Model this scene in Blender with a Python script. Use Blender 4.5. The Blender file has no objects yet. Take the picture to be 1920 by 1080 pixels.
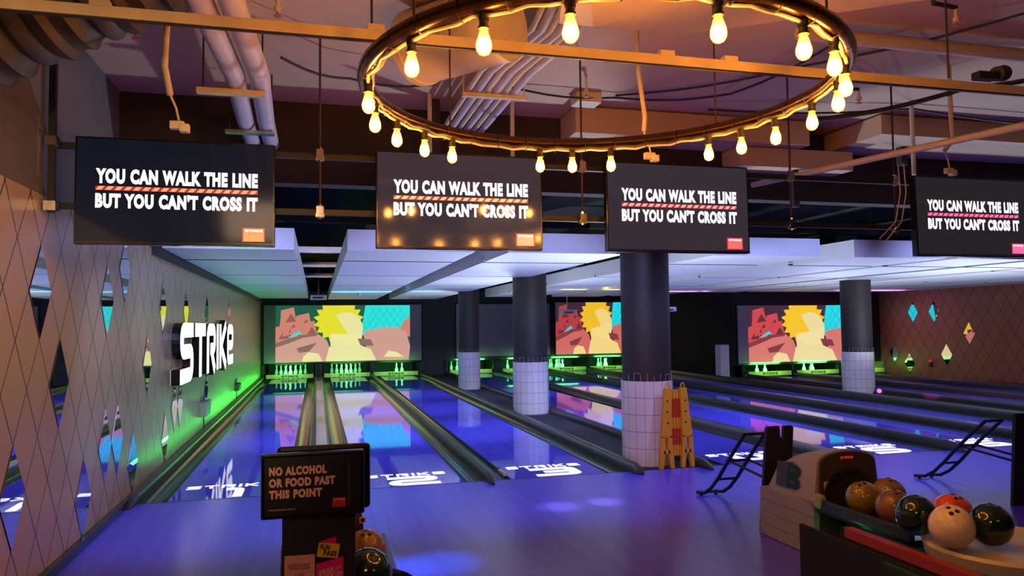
import bpy, bmesh, math, random
from mathutils import Vector, Matrix, Euler
random.seed(7)
S = bpy.context.scene
COL = S.collection
PI = math.pi

# ------------------------------------------------------------------ camera, world, exposure, lights
FPX, YAW, PITCH, ROLL = 1393.92, .2571, .0498, -.0122
cd = bpy.data.cameras.new('camera'); cam = bpy.data.objects.new('camera', cd); COL.objects.link(cam)
fw = Vector((math.sin(YAW)*math.cos(PITCH), math.cos(YAW)*math.cos(PITCH), math.sin(PITCH)))
rt = Vector((math.cos(YAW), -math.sin(YAW), 0)); up = rt.cross(fw)
rr = rt*math.cos(ROLL)+up*math.sin(ROLL); uu = -rt*math.sin(ROLL)+up*math.cos(ROLL)
M = Matrix((rr, uu, -fw)).transposed().to_4x4(); M.translation = Vector((1.3448, -7.5691, 1.6043))
cam.matrix_world = M
cd.sensor_width = 36; cd.lens = FPX/1920*36; cd.clip_start = .05; cd.clip_end = 100
S.camera = cam
S.view_settings.view_transform = 'Standard'; S.view_settings.look = 'None'
S.view_settings.exposure = 0; S.view_settings.gamma = 1; S.view_settings.use_curve_mapping = False
w = bpy.data.worlds.new('world'); S.world = w; w.use_nodes = True
w.node_tree.nodes['Background'].inputs[0].default_value = (.5, .42, .55, 1)
w.node_tree.nodes['Background'].inputs[1].default_value = .012

def light(kind, loc, energy, color, target=None, size=.1, sizey=None, angle=120, blend=.6):
    ld = bpy.data.lights.new(kind.lower()+'_lamp', kind); ld.energy = energy; ld.color = color
    if kind == 'AREA':
        ld.size = size
        if sizey: ld.shape = 'RECTANGLE'; ld.size_y = sizey
    else: ld.shadow_soft_size = size
    if kind == 'SPOT': ld.spot_size = math.radians(angle); ld.spot_blend = blend
    o = bpy.data.objects.new(kind.lower()+'_lamp', ld); COL.objects.link(o); o.location = loc
    if target is not None:
        o.rotation_euler = (Vector(target)-Vector(loc)).to_track_quat('-Z', 'Y').to_euler()
    return o
XLW = -.35
LAV = (.38, .46, 1.0)
# lane floods hung behind the monitors, washing approach and lanes
for x, e in ((.55, 170), (2.36, 120), (4.1, 120), (6.1, 140), (7.6, 150), (9.9, 170)):
    light('SPOT', (x, -1.75, 3.0), e*.95, LAV, (x, .0, 0), .06, angle=84, blend=.7)
    light('SPOT', (x, -1.6, 2.75), e*2.3, LAV, (x+.05, 5.5, 0), .06, angle=62, blend=.8)
# lane floods in the slots between the ceiling baffles
for x, ys in ((1.4, (3.5, 6.7, 9.8)), (3.36, (3.5, 6.7, 9.8)), (5.7, (4, 9)), (8.15, (3.5, 7, 10)), (10.4, (4, 8)), (12.4, (2.5,))):
    for y in ys:
        light('SPOT', (x, y, 2.66), 260, LAV, (x, y+.3, 0), .02, angle=72, blend=.8)
# added unseen fill spots behind the pillars, lighting the baffles from below
for x, y, e in ((5.08, 1.25, 440), (5.08, 6.5, 360), (5.08, 11.6, 190), (12.6, 6.9, 190), (12.4, 1.5, 330), (12.6, 3.5, 260)):
    light('SPOT', (x, y, .25), e, (.74, .86, 1), (x-.0, y, 3), .08, angle=165, blend=.5)
# colour washes on the baffles
light('AREA', (2.45, 11.2, 2.40), 12.0, (.0, .75, 1), (2.45, 11.2, 3), 1.5, .03)
light('AREA', (4.0, 11.0, 2.40), 4, (.0, .75, 1), (4.0, 11.0, 3), .7, .03)
light('AREA', (8.0, 10.0, 2.40), 9.0, (1, .9, .05), (8.0, 10.0, 3), 1.5, .03)
light('AREA', (11.2, 11.0, 2.40), 10.0, (.75, .2, 1), (11.2, 11.0, 3), 1.3, .04)
light('AREA', (16.7, 10.4, 2.38), 24.0, (1, .15, .9), (16.7, 10.4, 3), 2.2, .05)
light('SPOT', (12.9, 4.9, .35), 60, (1, .1, .8), (16.5, 5.0, 0.2), .05, angle=80, blend=.8)
light('SPOT', (5.9, -1.2, 2.6), 420, (1, .12, .8), (5.75, -2.1, 0), .05, angle=26, blend=1)
light('SPOT', (2.0, -1.7, 2.7), 330, (.05, .65, 1), (1.75, -2.6, 0), .05, angle=18, blend=1)
light('SPOT', (2.7, -1.7, 2.7), 330,
      (.05, .65, 1), (2.15, -2.5, 0), .05, angle=14, blend=1)
light('SPOT', (4.0, -1.7, 2.9), 420, (1, .92, .7), (3.42, -1.25, 0), .05, angle=9, blend=1)
light('SPOT', (4.3, -1.7, 2.9), 420, (1, .92, .7), (3.86, -1.2, 0), .05, angle=8, blend=1)
# warm room light behind the camera
light('SPOT', (.9, -8.2, 2.3), 420, (1, .74, .36), (XLW, 0, 1.25), .15, angle=42, blend=1)
light('SPOT', (.9, -8.0, 2.6), 60, (1, .45, .16), (XLW, -2.9, 1.9), .1, angle=40, blend=1)
light('AREA', (0.6, -8.8, 3.4), 20, (1, .62, .36), (0.2, -5, 1.5), 1.2, .6)
light('AREA', (4.5, -9.2, 3.4), 5, (1, .62, .36), (4.5, -5, .8), 1.5, .6)
light('SPOT', (14.5, -1.5, 3.3), 360, (1, .46, .24), (18.4, 6.0, 1.0), .2, angle=75, blend=1)

# ------------------------------------------------------------------ materials
def lin(c):
    return tuple(((v/255)/12.92 if v/255 <= .04045 else ((v/255+.055)/1.055)**2.4) for v in c)
def nd(t, typ, **kw):
    n = t.nodes.new(typ)
    for k, v in kw.items(): setattr(n, k, v)
    return n
def mat(name, col, rough=.5, metal=0, var=.12, scale=(6, 6, 6), bump=0, coat=0, spec=.5):
    m = bpy.data.materials.new(name); m.use_nodes = True; t = m.node_tree; b = t.nodes['Principled BSDF']
    c = lin(col)
    tc = nd(t, 'ShaderNodeTexCoord'); mp = nd(t, 'ShaderNodeMapping'); mp.inputs['Scale'].default_value = scale
    nz = nd(t, 'ShaderNodeTexNoise'); nz.inputs['Detail'].default_value = 5; nz.inputs['Scale'].default_value = 1
    rp = nd(t, 'ShaderNodeValToRGB')
    rp.color_ramp.elements[0].position = .3; rp.color_ramp.elements[1].position = .7
    rp.color_ramp.elements[0].color = tuple(v*(1-var) for v in c)+(1,)
    rp.color_ramp.elements[1].color = tuple(min(1, v*(1+var)) for v in c)+(1,)
    L = t.links.new
    L(tc.outputs['Object'], mp.inputs[0]); L(mp.outputs[0], nz.inputs[0]); L(nz.outputs[0], rp.inputs[0]); L(rp.outputs[0], b.inputs['Base Color'])
    b.inputs['Roughness'].default_value = rough; b.inputs['Metallic'].default_value = metal
    b.inputs['Coat Weight'].default_value = coat; b.inputs['Specular IOR Level'].default_value = spec
    if bump:
        bp = nd(t, 'ShaderNodeBump'); bp.inputs['Strength'].default_value = bump; L(nz.outputs[0], bp.inputs['Height']); L(bp.outputs[0], b.inputs['Normal'])
    return m
def emit(name, col, strength=1.0, base=None, rough=.25):
    m = bpy.data.materials.new(name); m.use_nodes = True; b = m.node_tree.nodes['Principled BSDF']
    c = lin(col)
    b.inputs['Base Color'].default_value = (lin(base) if base else (.02, .02, .02))+(1,)
    b.inputs['Emission Color'].default_value = c+(1,); b.inputs['Emission Strength'].default_value = strength
    b.inputs['Roughness'].default_value = rough
    return m
def wood(name, col, dark, rough, plank=.027):
    m = bpy.data.materials.new(name); m.use_nodes = True; t = m.node_tree; b = t.nodes['Principled BSDF']; L = t.links.new
    tc = nd(t, 'ShaderNodeTexCoord'); mp = nd(t, 'ShaderNodeMapping'); mp.inputs['Scale'].default_value = (60, 1.2, 1)
    nz = nd(t, 'ShaderNodeTexNoise'); nz.inputs['Scale'].default_value = 1; nz.inputs['Detail'].default_value = 6
    L(tc.outputs['Object'], mp.inputs[0]); L(mp.outputs[0], nz.inputs[0])
    # boards running down the lane, each a little different
    sx = nd(t, 'ShaderNodeSeparateXYZ'); L(tc.outputs['Object'], sx.inputs[0])
    dv = nd(t, 'ShaderNodeMath', operation='DIVIDE'); dv.inputs[1].default_value = plank; L(sx.outputs[0], dv.inputs[0])
    fl = nd(t, 'ShaderNodeMath', operation='FLOOR'); L(dv.outputs[0], fl.inputs[0])
    wn = nd(t, 'ShaderNodeTexWhiteNoise', noise_dimensions='1D'); L(fl.outputs[0], wn.inputs['W'])
    ml = nd(t, 'ShaderNodeMath', operation='MULTIPLY_ADD'); ml.inputs[1].default_value = .3; L(wn.outputs[0], ml.inputs[0]); L(nz.outputs[0], ml.inputs[2])
    rp = nd(t, 'ShaderNodeValToRGB'); rp.color_ramp.elements[0].position = .38; rp.color_ramp.elements[1].position = .85
    rp.color_ramp.elements[0].color = lin(dark)+(1,); rp.color_ramp.elements[1].color = lin(col)+(1,)
    L(ml.outputs[0], rp.inputs[0]); L(rp.outputs[0], b.inputs['Base Color'])
    b.inputs['Roughness'].default_value = rough
    return m
def diamond_wall(name, col, rough, y0, z0, metal=0.0):
    m = mat(name, col, rough, metal, .06, (2, 2, 2)); t = m.node_tree; b = t.nodes['Principled BSDF']; L = t.links.new
    tc = nd(t, 'ShaderNodeTexCoord'); sx = nd(t, 'ShaderNodeSeparateXYZ'); L(tc.outputs['Object'], sx.inputs[0])
    def mm(op, a, bb):
        n = nd(t, 'ShaderNodeMath', operation=op)
        for i, v in enumerate((a, bb)):
            if v is None: continue
            if isinstance(v, (int, float)): n.inputs[i].default_value = v
            else: L(v, n.inputs[i])
        return n.outputs[0]
    u = mm('DIVIDE', mm('SUBTRACT', sx.outputs[1], y0), .388); v = mm('DIVIDE', mm('SUBTRACT', sx.outputs[2], z0), .604)
    ds = []
    for s in ('ADD', 'SUBTRACT'):
        f = mm('FRACT', mm(s, u, v), None); ds.append(mm('ABSOLUTE', mm('SUBTRACT', f, .5), None))
    k = mm('GREATER_THAN', mm('MAXIMUM', ds[0], ds[1]), .483)
    mx = nd(t, 'ShaderNodeMix', data_type='RGBA'); L(k, mx.inputs[0])
    old = b.inputs['Base Color'].links[0].from_socket; L(old, mx.inputs[6]); mx.inputs[7].default_value = (.004, .003, .003, 1)
    L(mx.outputs[2], b.inputs['Base Color'])
    return m
def tile_mat(name):
    m = bpy.data.materials.new(name); m.use_nodes = True; t = m.node_tree; b = t.nodes['Principled BSDF']; L = t.links.new
    tc = nd(t, 'ShaderNodeTexCoord'); sx = nd(t, 'ShaderNodeSeparateXYZ'); L(tc.outputs['Object'], sx.inputs[0])
    at = nd(t, 'ShaderNodeMath', operation='ARCTAN2'); L(sx.outputs[1], at.inputs[0]); L(sx.outputs[0], at.inputs[1])
    def ln(s, k, wdt):
        a = nd(t, 'ShaderNodeMath', operation='MULTIPLY'); a.inputs[1].default_value = k; L(s, a.inputs[0])
        f = nd(t, 'ShaderNodeMath', operation='FRACT'); L(a.outputs[0], f.inputs[0])
        g = nd(t, 'ShaderNodeMath', operation='LESS_THAN'); g.inputs[1].default_value = wdt; L(f.outputs[0], g.inputs[0]); return g.outputs[0]
    mxx = nd(t, 'ShaderNodeMath', operation='MAXIMUM'); L(ln(at.outputs[0], 18/(2*PI), .035), mxx.inputs[0]); L(ln(sx.outputs[2], 1/.19, .025), mxx.inputs[1])
    mx = nd(t, 'ShaderNodeMix', data_type='RGBA'); L(mxx.outputs[0], mx.inputs[0])
    mx.inputs[6].default_value = lin((225, 215, 215))+(1,); mx.inputs[7].default_value = lin((95, 88, 92))+(1,)
    L(mx.outputs[2], b.inputs['Base Color']); b.inputs['Roughness'].default_value = .18
    return m

K = {}
K['black'] = mat('black_paint', (24, 23, 24), .55)
K['blackgloss'] = mat('black_gloss', (14, 14, 16), .18)
K['rubber'] = mat('black_rubber', (20, 20, 22), .75)
K['darkbrown'] = mat('dark_plaster', (52, 41, 37), .8, var=.2, scale=(3, 3, 3))
K['plenum'] = mat('plenum_black', (16, 15, 16), .9)
K['ceiling'] = mat('ceiling_plaster', (198, 166, 140), .85, var=.06, scale=(2, 2, 2), bump=.05)
K['greywall'] = mat('grey_wall', (104, 98, 98), .8, var=.06)
K['white'] = mat('white_paint', (205, 203, 210), .55, var=.03)
K['slot'] = mat('baffle_slot_dark', (96, 90, 118), .9)  # darker tone for the grooves across the baffle undersides
K['offwhite'] = mat('offwhite_plastic', (190, 180, 165), .45, var=.04)
K['steel'] = mat('galvanised_steel', (170, 165, 160), .3, 1.0)
K['chrome'] = mat('bright_steel', (220, 215, 205), .12, 1.0, var=.03)
K['mirror'] = mat('mirror_glass', (225, 228, 230), .015, 1.0, var=.01)
K['approach'] = wood('approach_boards_blue_glow', (92, 80, 226), (82, 70, 212), .24, .06); K['approach'].node_tree.nodes['Principled BSDF'].inputs['Specular IOR Level'].default_value = .3  # pale boards; the blue of the floodlighting is put into their colour
K['lane'] = wood('lane_boards_blue_glow', (98, 92, 232), (84, 80, 218), .035)  # blue floodlight glow mixed into the lane's own board colour
K['carpet'] = mat('dark_carpet', (26, 26, 34), .95, var=.3, scale=(60, 60, 60))
K['gutter'] = mat('gutter_plastic', (34, 40, 40), .16, var=.1)
K['cap'] = mat('divider_capping', (46, 46, 51), .3, var=.1, scale=(30, 2, 30))
K['captrack'] = mat('track_cover', (168, 150, 146), .22, var=.1, scale=(20, 1, 20))
K['foul'] = mat('foul_line_black', (12, 12, 16), .3)
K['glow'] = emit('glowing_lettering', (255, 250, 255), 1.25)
K['signface'] = emit('lit_sign_face', (255, 255, 255), 1.3)
K['pin'] = mat('pin_plastic', (240, 240, 235), .25, var=.02)
K['rake'] = mat('sweep_bar_paint', (220, 226, 120), .4)
K['column'] = mat('column_black_wrap', (46, 38, 36), .6, var=.1)
K['tile'] = tile_mat('white_column_tiles')
K['screenwhite'] = mat('projector_screen_grey', (150, 140, 152), .8, var=.02)
K['brass'] = mat('dark_bronze', (70, 48, 26), .25, .8)
K['yellow'] = mat('yellow_plastic', (226, 158, 28), .42, var=.05)
K['redpaint'] = mat('red_stripe', (196, 62, 24), .45)
K['greyshell'] = mat('grey_shell', (150, 146, 146), .5, var=.05)
K['darkshell'] = mat('dark_shell', (62, 55, 52), .5, var=.08)
K['orange'] = mat('orange_band', (150, 50, 16), .5)
K['trackcream'] = mat('cream_track', (214, 190, 150), .4)
K['duct'] = mat('cream_duct', (210, 196, 172), .55, var=.05)
K['soffit'] = mat('cream_soffit', (222, 196, 150), .7, var=.04)
K['flex'] = mat('flexible_duct_foil', (56, 47, 40), .6, var=.25, scale=(25, 25, 25), bump=.4)
K['pipe'] = mat('pipe_white', (196, 188, 200), .5)
K['cable'] = mat('cable_dark', (48, 36, 34), .6)
K['cablewhite'] = mat('cable_white', (205, 190, 170), .5)
K['red'] = emit('red_display', (255, 40, 40), .6)
K['sprink'] = mat('sprinkler_red', (190, 90, 50), .4)
K['wallL'] = diamond_wall('diamond_panels_left', (186, 162, 128), .32, -2.65, .945)
K['wallR'] = diamond_wall('diamond_panels_right', (150, 98, 70), .45, 10.506, 1.84)

# ------------------------------------------------------------------ mesh builder
BASE = {}
class MB:
    def __init__(s): s.v = []; s.f = []; s.m = []
    def add(s, vs, fs, mi=0):
        o = len(s.v); s.v += [tuple(p) for p in vs]; s.f += [tuple(i+o for i in f) for f in fs]; s.m += [mi]*len(fs); return s
    def box(s, x0, x1, y0, y1, z0, z1, mi=0):
        return s.add([(x0,y0,z0),(x1,y0,z0),(x1,y1,z0),(x0,y1,z0),(x0,y0,z1),(x1,y0,z1),(x1,y1,z1),(x0,y1,z1)],
                     [(0,3,2,1),(4,5,6,7),(0,1,5,4),(1,2,6,5),(2,3,7,6),(3,0,4,7)], mi)
    def prism(s, pts, d, mi=0):           # pts: 3D loop, d: extrusion vector
        n = len(pts); d = Vector(d); P = [Vector(p) for p in pts]; Q = [p+d for p in P]
        return s.add(P+Q, [tuple(reversed(range(n))), tuple(range(n, 2*n))]+[(i, (i+1)%n, n+(i+1)%n, n+i) for i in range(n)], mi)
    def tube(s, path, r, n=10, mi=0, closed=False, cap=True):
        P = [Vector(p) for p in path]; k = len(P); rs = r if isinstance(r, (list, tuple)) else [r]*k; rings = []
        ref = Vector((0, 0, 1)); d0 = (P[1]-P[0]).normalized()
        if abs(d0.dot(ref)) > .9: ref = Vector((0, 1, 0))
        for i, p in enumerate(P):
            if closed: d = P[(i+1)%k]-P[i-1]
            else: d = P[min(i+1, k-1)]-P[max(i-1, 0)]
            d.normalize(); a = d.cross(ref)
            if a.length < 1e-5: a = d.cross(Vector((1, 0, 0)))
            a.normalize(); b = d.cross(a).normalized(); ref = -b if (-b).dot(ref) > 0 else b
            rings.append([p+(a*math.cos(2*PI*j/n)+b*math.sin(2*PI*j/n))*rs[i] for j in range(n)])
        vs = [v for rg in rings for v in rg]; fs = []
        for i in range(k if closed else k-1):
            o, q = i*n, ((i+1)%k)*n
            # match ring starts to avoid twisting on closure
            fs += [(o+j, o+(j+1)%n, q+(j+1)%n, q+j) for j in range(n)]
        if not closed and cap: fs += [tuple(reversed(range(n))), tuple(range((k-1)*n, k*n))]
        return s.add(vs, fs, mi)
    def lathe(s, prof, c=(0, 0, 0), n=20, mi=0, axis=None, cap=True):   # prof: (radius, height)
        c = Vector(c); R = axis.to_track_quat('Z', 'Y').to_matrix() if axis is not None else Matrix.Identity(3)
        vs = []; fs = []
        for r_, h in prof: vs += [c+R@Vector((r_*math.cos(2*PI*j/n), r_*math.sin(2*PI*j/n), h)) for j in range(n)]
        for i in range(len(prof)-1):
            fs += [(i*n+j, i*n+(j+1)%n, (i+1)*n+(j+1)%n, (i+1)*n+j) for j in range(n)]
        if cap: fs += [tuple(reversed(range(n))), tuple(range((len(prof)-1)*n, len(prof)*n))]
        return s.add(vs, fs, mi)
    def sphere(s, c, r, n=20, mi=0, sq=(1, 1, 1)):
        pr = []
        c = Vector(c); vs = []; fs = []; k = n//2
        for i in range(k+1):
            a = -PI/2+PI*i/k
            vs += [c+Vector((r*sq[0]*math.cos(a)*math.cos(2*PI*j/n), r*sq[1]*math.cos(a)*math.sin(2*PI*j/n), r*sq[2]*math.sin(a))) for j in range(n)]
        for i in range(k): fs += [(i*n+j, i*n+(j+1)%n, (i+1)*n+(j+1)%n, (i+1)*n+j) for j in range(n)]
        return s.add(vs, fs, mi)
    def flat(s, polys, fn, mi=0):         # 2D polygons mapped by fn(u, v) -> 3D
        for p in polys: s.add([fn(*q) for q in p], [tuple(range(len(p)))], mi)
        return s
    def raised(s, polys, fn, fn2, mi=0, ms=0):   # 2D polygons with front fn and back fn2
        for p in polys:
            n = len(p); s.add([fn(*q) for q in p]+[fn2(*q) for q in p], [], mi); o = len(s.v)-2*n
            s.f.append(tuple(o+i for i in range(n))); s.m.append(mi)
            for i in range(n): s.f.append((o+i, o+(i+1)%n, o+n+(i+1)%n, o+n+i)); s.m.append(ms)
        return s
    def build(s, name, mats, parent=None, loc=None, smooth=False, bevel=0, recalc=True):
        if parent is not None: b = BASE[parent.name]
        elif loc is not None: b = Vector(loc)
        else:
            xs, ys, zs = zip(*s.v); b = Vector(((min(xs)+max(xs))/2, (min(ys)+max(ys))/2, min(zs)))
        me = bpy.data.meshes.new(name); me.from_pydata([(p[0]-b[0], p[1]-b[1], p[2]-b[2]) for p in s.v], [], s.f)
        ml = mats if isinstance(mats, (list, tuple)) else [mats]
        for m in ml: me.materials.append(K[m] if isinstance(m, str) else m)
        me.polygons.foreach_set('material_index', s.m)
        if recalc:
            bm = bmesh.new(); bm.from_mesh(me); bmesh.ops.recalc_face_normals(bm, faces=bm.faces); bm.to_mesh(me); bm.free()
        if smooth:
            me.polygons.foreach_set('use_smooth', [True]*len(me.polygons)); me.set_sharp_from_angle(angle=math.radians(38))
        o = bpy.data.objects.new(name, me); COL.objects.link(o)
        if parent is not None: o.parent = parent
        else: o.location = b
        BASE[o.name] = b
        if bevel:
            md = o.modifiers.new('bevel', 'BEVEL'); md.width = bevel; md.segments = 2; md.limit_method = 'ANGLE'
        return o
def tag(o, label, cat, group=None):
    o['label'] = label; o['category'] = cat
    if group: o['group'] = group
    return o
def thing(name, loc, label, cat, group=None):
    o = bpy.data.objects.new(name, None); COL.objects.link(o); o.location = loc; BASE[o.name] = Vector(loc); o.empty_display_size = .1
    return tag(o, label, cat, group)
def struct(name, mb, m, **kw):
    o = mb.build(name, m, **kw); o['kind'] = 'structure'; return o
def copy_tree(o, loc, label=None, group=None, parent=None):
    c = o.copy(); COL.objects.link(c)
    if parent is not None: c.parent = parent
    else:
        c.location = loc
        if label: c['label'] = label
        if group: c['group'] = group
    for ch in list(o.children): copy_tree(ch, None, parent=c)
    return c

# ------------------------------------------------------------------ lettering
TXT = {}
def text(s, bold=.0):
    key = (s, bold)
    if key not in TXT:
        cu = bpy.data.curves.new('lettering', 'FONT'); cu.body = s; cu.size = 1; cu.offset = bold; cu.fill_mode = 'FRONT'; cu.dimensions = '2D'; cu.resolution_u = 3; cu.space_character = 1.05+bold*1.4; cu.space_word = 1.1
        o = bpy.data.objects.new('lettering', cu); COL.objects.link(o); dg = bpy.context.evaluated_depsgraph_get(); dg.update()
        me = bpy.data.meshes.new_from_object(o.evaluated_get(dg))
        ps = [[tuple(me.vertices[i].co[:2]) for i in p.vertices] for p in me.polygons]
        bpy.data.objects.remove(o); bpy.data.curves.remove(cu); bpy.data.meshes.remove(me)
        xs = [q[0] for p in ps for q in p]; ys = [q[1] for p in ps for q in p]; x0, x1, y0, y1 = min(xs), max(xs), min(ys), max(ys)
        TXT[key] = [[((q[0]-x0)/(x1-x0), (q[1]-y0)/(y1-y0)) for q in p] for p in ps]
    return TXT[key]
GL = {'S': ([[(1, .88), (.12, .88), (.12, .52), (.88, .52), (.88, .12), (0, .12)]], 1),
      'T': ([[(0, .88), (1, .88)], [(.5, .88), (.5, 0)]], 1),
      'R': ([[(.12, 0), (.12, .88), (.88, .88), (.88, .48), (.38, .48)], [(.5, .48), (.92, 0)]], 1),
      'I': ([[(.12, 0), (.12, 1)]], .24), 'K': ([[(.12, 0), (.12, 1)], [(.92, 1), (.22, .5), (.94, 0)]], 1),
      'E': ([[(.3, .48), (.88, .48), (.88, .88), (.12, .88), (.12, .12), (1, .12)]], 1),
      '1': ([[(.2, .88), (.55, .88), (.55, 0)]], .8), '2': ([[(0, .88), (.88, .88), (.88, .5), (.12, .5), (.12, .12), (1, .12)]], 1),
      '3': ([[(0, .88), (.88, .88), (.88, .12), (0, .12)], [(.25, .5), (.88, .5)]], 1), '4': ([[(.12, 1), (.12, .42), (1, .42)], [(.75, 1), (.75, 0)]], 1),
      '5': ([[(1, .88), (.12, .88), (.12, .5), (.88, .5), (.88, .12), (0, .12)]], 1), '6': ([[(.95, .88), (.12, .88), (.12, .12), (.88, .12), (.88, .5), (.12, .5)]], 1)}
def strokes(s, t=.24, gap=.16, round_=.16):
    out = []; x = 0
    for ch in s:
        lines, wd = GL[ch]
        for ln in lines:
            pts = []
            for i, p in enumerate(ln):
                p = Vector(p)
                if 0 < i < len(ln)-1:
                    a, b = Vector(ln[i-1]), Vector(ln[i+1]); ra = min(round_, (a-p).length/2, (b-p).length/2)
                    pa, pb = p+(a-p).normalized()*ra, p+(b-p).normalized()*ra
                    for j in range(5):
                        u = j/4; pts.append(pa*(1-u)**2+p*2*u*(1-u)+pb*u*u)
                else: pts.append(p)
            L_, R_ = [], []
            for i, p in enumerate(pts):
                d = (pts[min(i+1, len(pts)-1)]-pts[max(i-1, 0)]).normalized(); n = Vector((-d.y, d.x))*t/2
                L_.append(p+n); R_.append(p-n)
            for i in range(len(pts)-1): out.append([(q.x+x, q.y) for q in (L_[i], R_[i], R_[i+1], L_[i+1])])
        x += wd+gap
    W = x-gap
    return [[(q[0]/W, q[1]) for q in p] for p in out]

# ------------------------------------------------------------------ the setting
XL, XR, XJ = -.35, 18.4, 13.1
ZC = 3.72
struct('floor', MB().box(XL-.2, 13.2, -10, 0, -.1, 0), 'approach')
for a, b, n in ((4.72, 5.5, 'trim_1'), (12.1, 13.7, 'trim_2')):
    struct(n, MB().box(a, b, 0 if n == 'trim_1' else -.02, 18.6 if n == 'trim_1' else 12.3, -.1, -.004), 'carpet')
struct('wall_left', MB().box(XL-.2, XL, -10, 18.8, 0, 2.47), 'wallL', loc=(0, 0, 0))
struct('wall_left_upper', MB().box(XL-.2, XL, -10, 18.8, 2.47, ZC), 'greywall')
struct('baseboard_left', MB().box(XL, XL+.05, -10, 0.05, 0, .07), 'blackgloss')
struct('trim_3', MB().box(XL, XL+.09, 1.0, 17, 2.40, 2.60), 'black')
struct('wall_right', MB().box(XR, XR+.2, -10, 12.6, -.1, 2.6), 'wallR', loc=(0, 0, 0))
struct('wall_right_upper', MB().box(XR, XR+.2, -10, 12.6, 2.6, ZC), 'darkbrown')
struct('wall_rear', MB().box(XL-.2, XR+.2, -10.2, -10, -.1, ZC), 'darkbrown')
struct('wall_back', MB().box(XL-.2, XJ, 18.6, 18.8, -.4, ZC), 'plenum')
struct('wall_back_right', MB().box(XJ+.001, XR+.2, 13.4, 13.6, -.4, ZC), 'plenum')
struct('wall_jog', MB().box(XJ, XJ+.12, 12.0, 18.6, -.1, ZC), 'plenum')
struct('ceiling', MB().box(XL-.2, XR+.2, -10.2, -.4, ZC, ZC+.2), 'ceiling')
struct('ceiling_over_lanes', MB().box(XL-.2, XR+.2, -.2, 18.8, ZC, ZC+.2), 'plenum')
struct('wall_bulkhead', MB().box(XL, XR, -.4, -.2, 2.95, ZC+.2), 'darkbrown')
# dark walls carrying the masking units
fas = MB().box(XL, 5.0, 17.05, 17.2, .45, 2.75).box(4.73, 5.44, 16.98, 17.04, -.05, 2.75).box(5.0, XJ, 17.05, 17.2, .45, 2.75)
struct('wall_masking', fas, 'black')
struct('wall_masking_right', MB().box(XJ+.13, XR, 12.05, 12.2, .34, 2.62), 'black')
# cream soffit panel hanging under the slab
so = [(2.82, -3.2), (3.7, -3.22), (4.95, -4.1), (4.6, -5.6), (2.9, -5.6), (2.5, -4.4)]
struct('ceiling_soffit', MB().prism([(x, y, 3.5) for x, y in so], (0, 0, .22)), 'soffit')
struct('ceiling_beam', MB().box(3.75, 6.35, -.9, -.45, 3.45, ZC-.02).box(5.6, 7.0, -.75, -.42, 3.24, 3.44), 'ceiling')
struct('ceiling_ledge', MB().box(6.9, 10.5, -1.3, -.42, 3.50, ZC-.02), 'ceiling')

# ------------------------------------------------------------------ lanes
LX = [0, 1.762, 3.314, 5.81, 7.615, 9.17, 10.76]
ORD = ['leftmost', 'second', 'third', 'fourth', 'fifth', 'sixth', 'seventh']
W = 1.054
def gutter_mb(x0, y0, y1, r=.118):
    m = MB(); n = 10; pr = []
    for i in range(n+1):
        a = PI+PI*i/n; pr.append((x0+r+r*math.cos(a), r*.75*math.sin(a)-.006))
    pr += [(x0+2*r, -.11), (x0, -.11)]
    return m.prism([(x, y0, z) for x, z in pr], (0, y1-y0, 0))
def lane(x, y0, y1, num, label, grp='polished bowling lanes', gl=.236, gr=.236):
    t = thing('bowling_lane', (x+W/2, y0, 0), label, 'bowling lane', grp)
    d = MB().box(x, x+W, y0+.03, y1, -.1, 0)
    for i in range(7):
        px = x+W/2+(i-3)*.13; py = y0+4.5+.35*(3-abs(i-3)); d.lathe([(.012, 0), (.012, .0012)], (px, py, 0), 8, 1)
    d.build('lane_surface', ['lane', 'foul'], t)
    MB().box(x-gl, x+W+gr, y0, y0+.028, -.1, .001).build('foul_line', 'foul', t)
    gutter_mb(x-gl-.001, y0+.03, y1-.3, gl/2).build('gutter', 'gutter', t, smooth=True)
    gutter_mb(x+W+.001, y0+.03, y1-.3, gr/2).build('gutter', 'gutter', t, smooth=True)
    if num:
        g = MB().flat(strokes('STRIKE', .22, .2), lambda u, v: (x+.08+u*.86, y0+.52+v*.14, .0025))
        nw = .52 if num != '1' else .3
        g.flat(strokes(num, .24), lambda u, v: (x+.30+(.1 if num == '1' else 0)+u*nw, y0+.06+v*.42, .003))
        g.build('projected_lettering', 'glow', t)  # light cast by projectors, drawn as self-glowing flat letters on the lane
    return t
LY = 18.4
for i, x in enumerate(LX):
    lane(x, 0, LY, str(i+1) if i < 6 else None, '%s bowling lane from the left wall, with %s' % (ORD[i], 'projected glowing number %d at its foul line' % (i+1) if i < 6 else 'a dark strip and pillar on its right'), gl=.205 if i in (2, 5, 6) else .236, gr=.205 if i in (1, 4, 5) else .236)
RX = [13.72, 15.36, 17.0]
for i, x in enumerate(RX):
    lane(x, -5.5, 13.2, None, 'dim purple lane right of the far tiled pillar, %s the patterned right wall' % ('farthest from', 'second from', 'running beside')[i])

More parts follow.
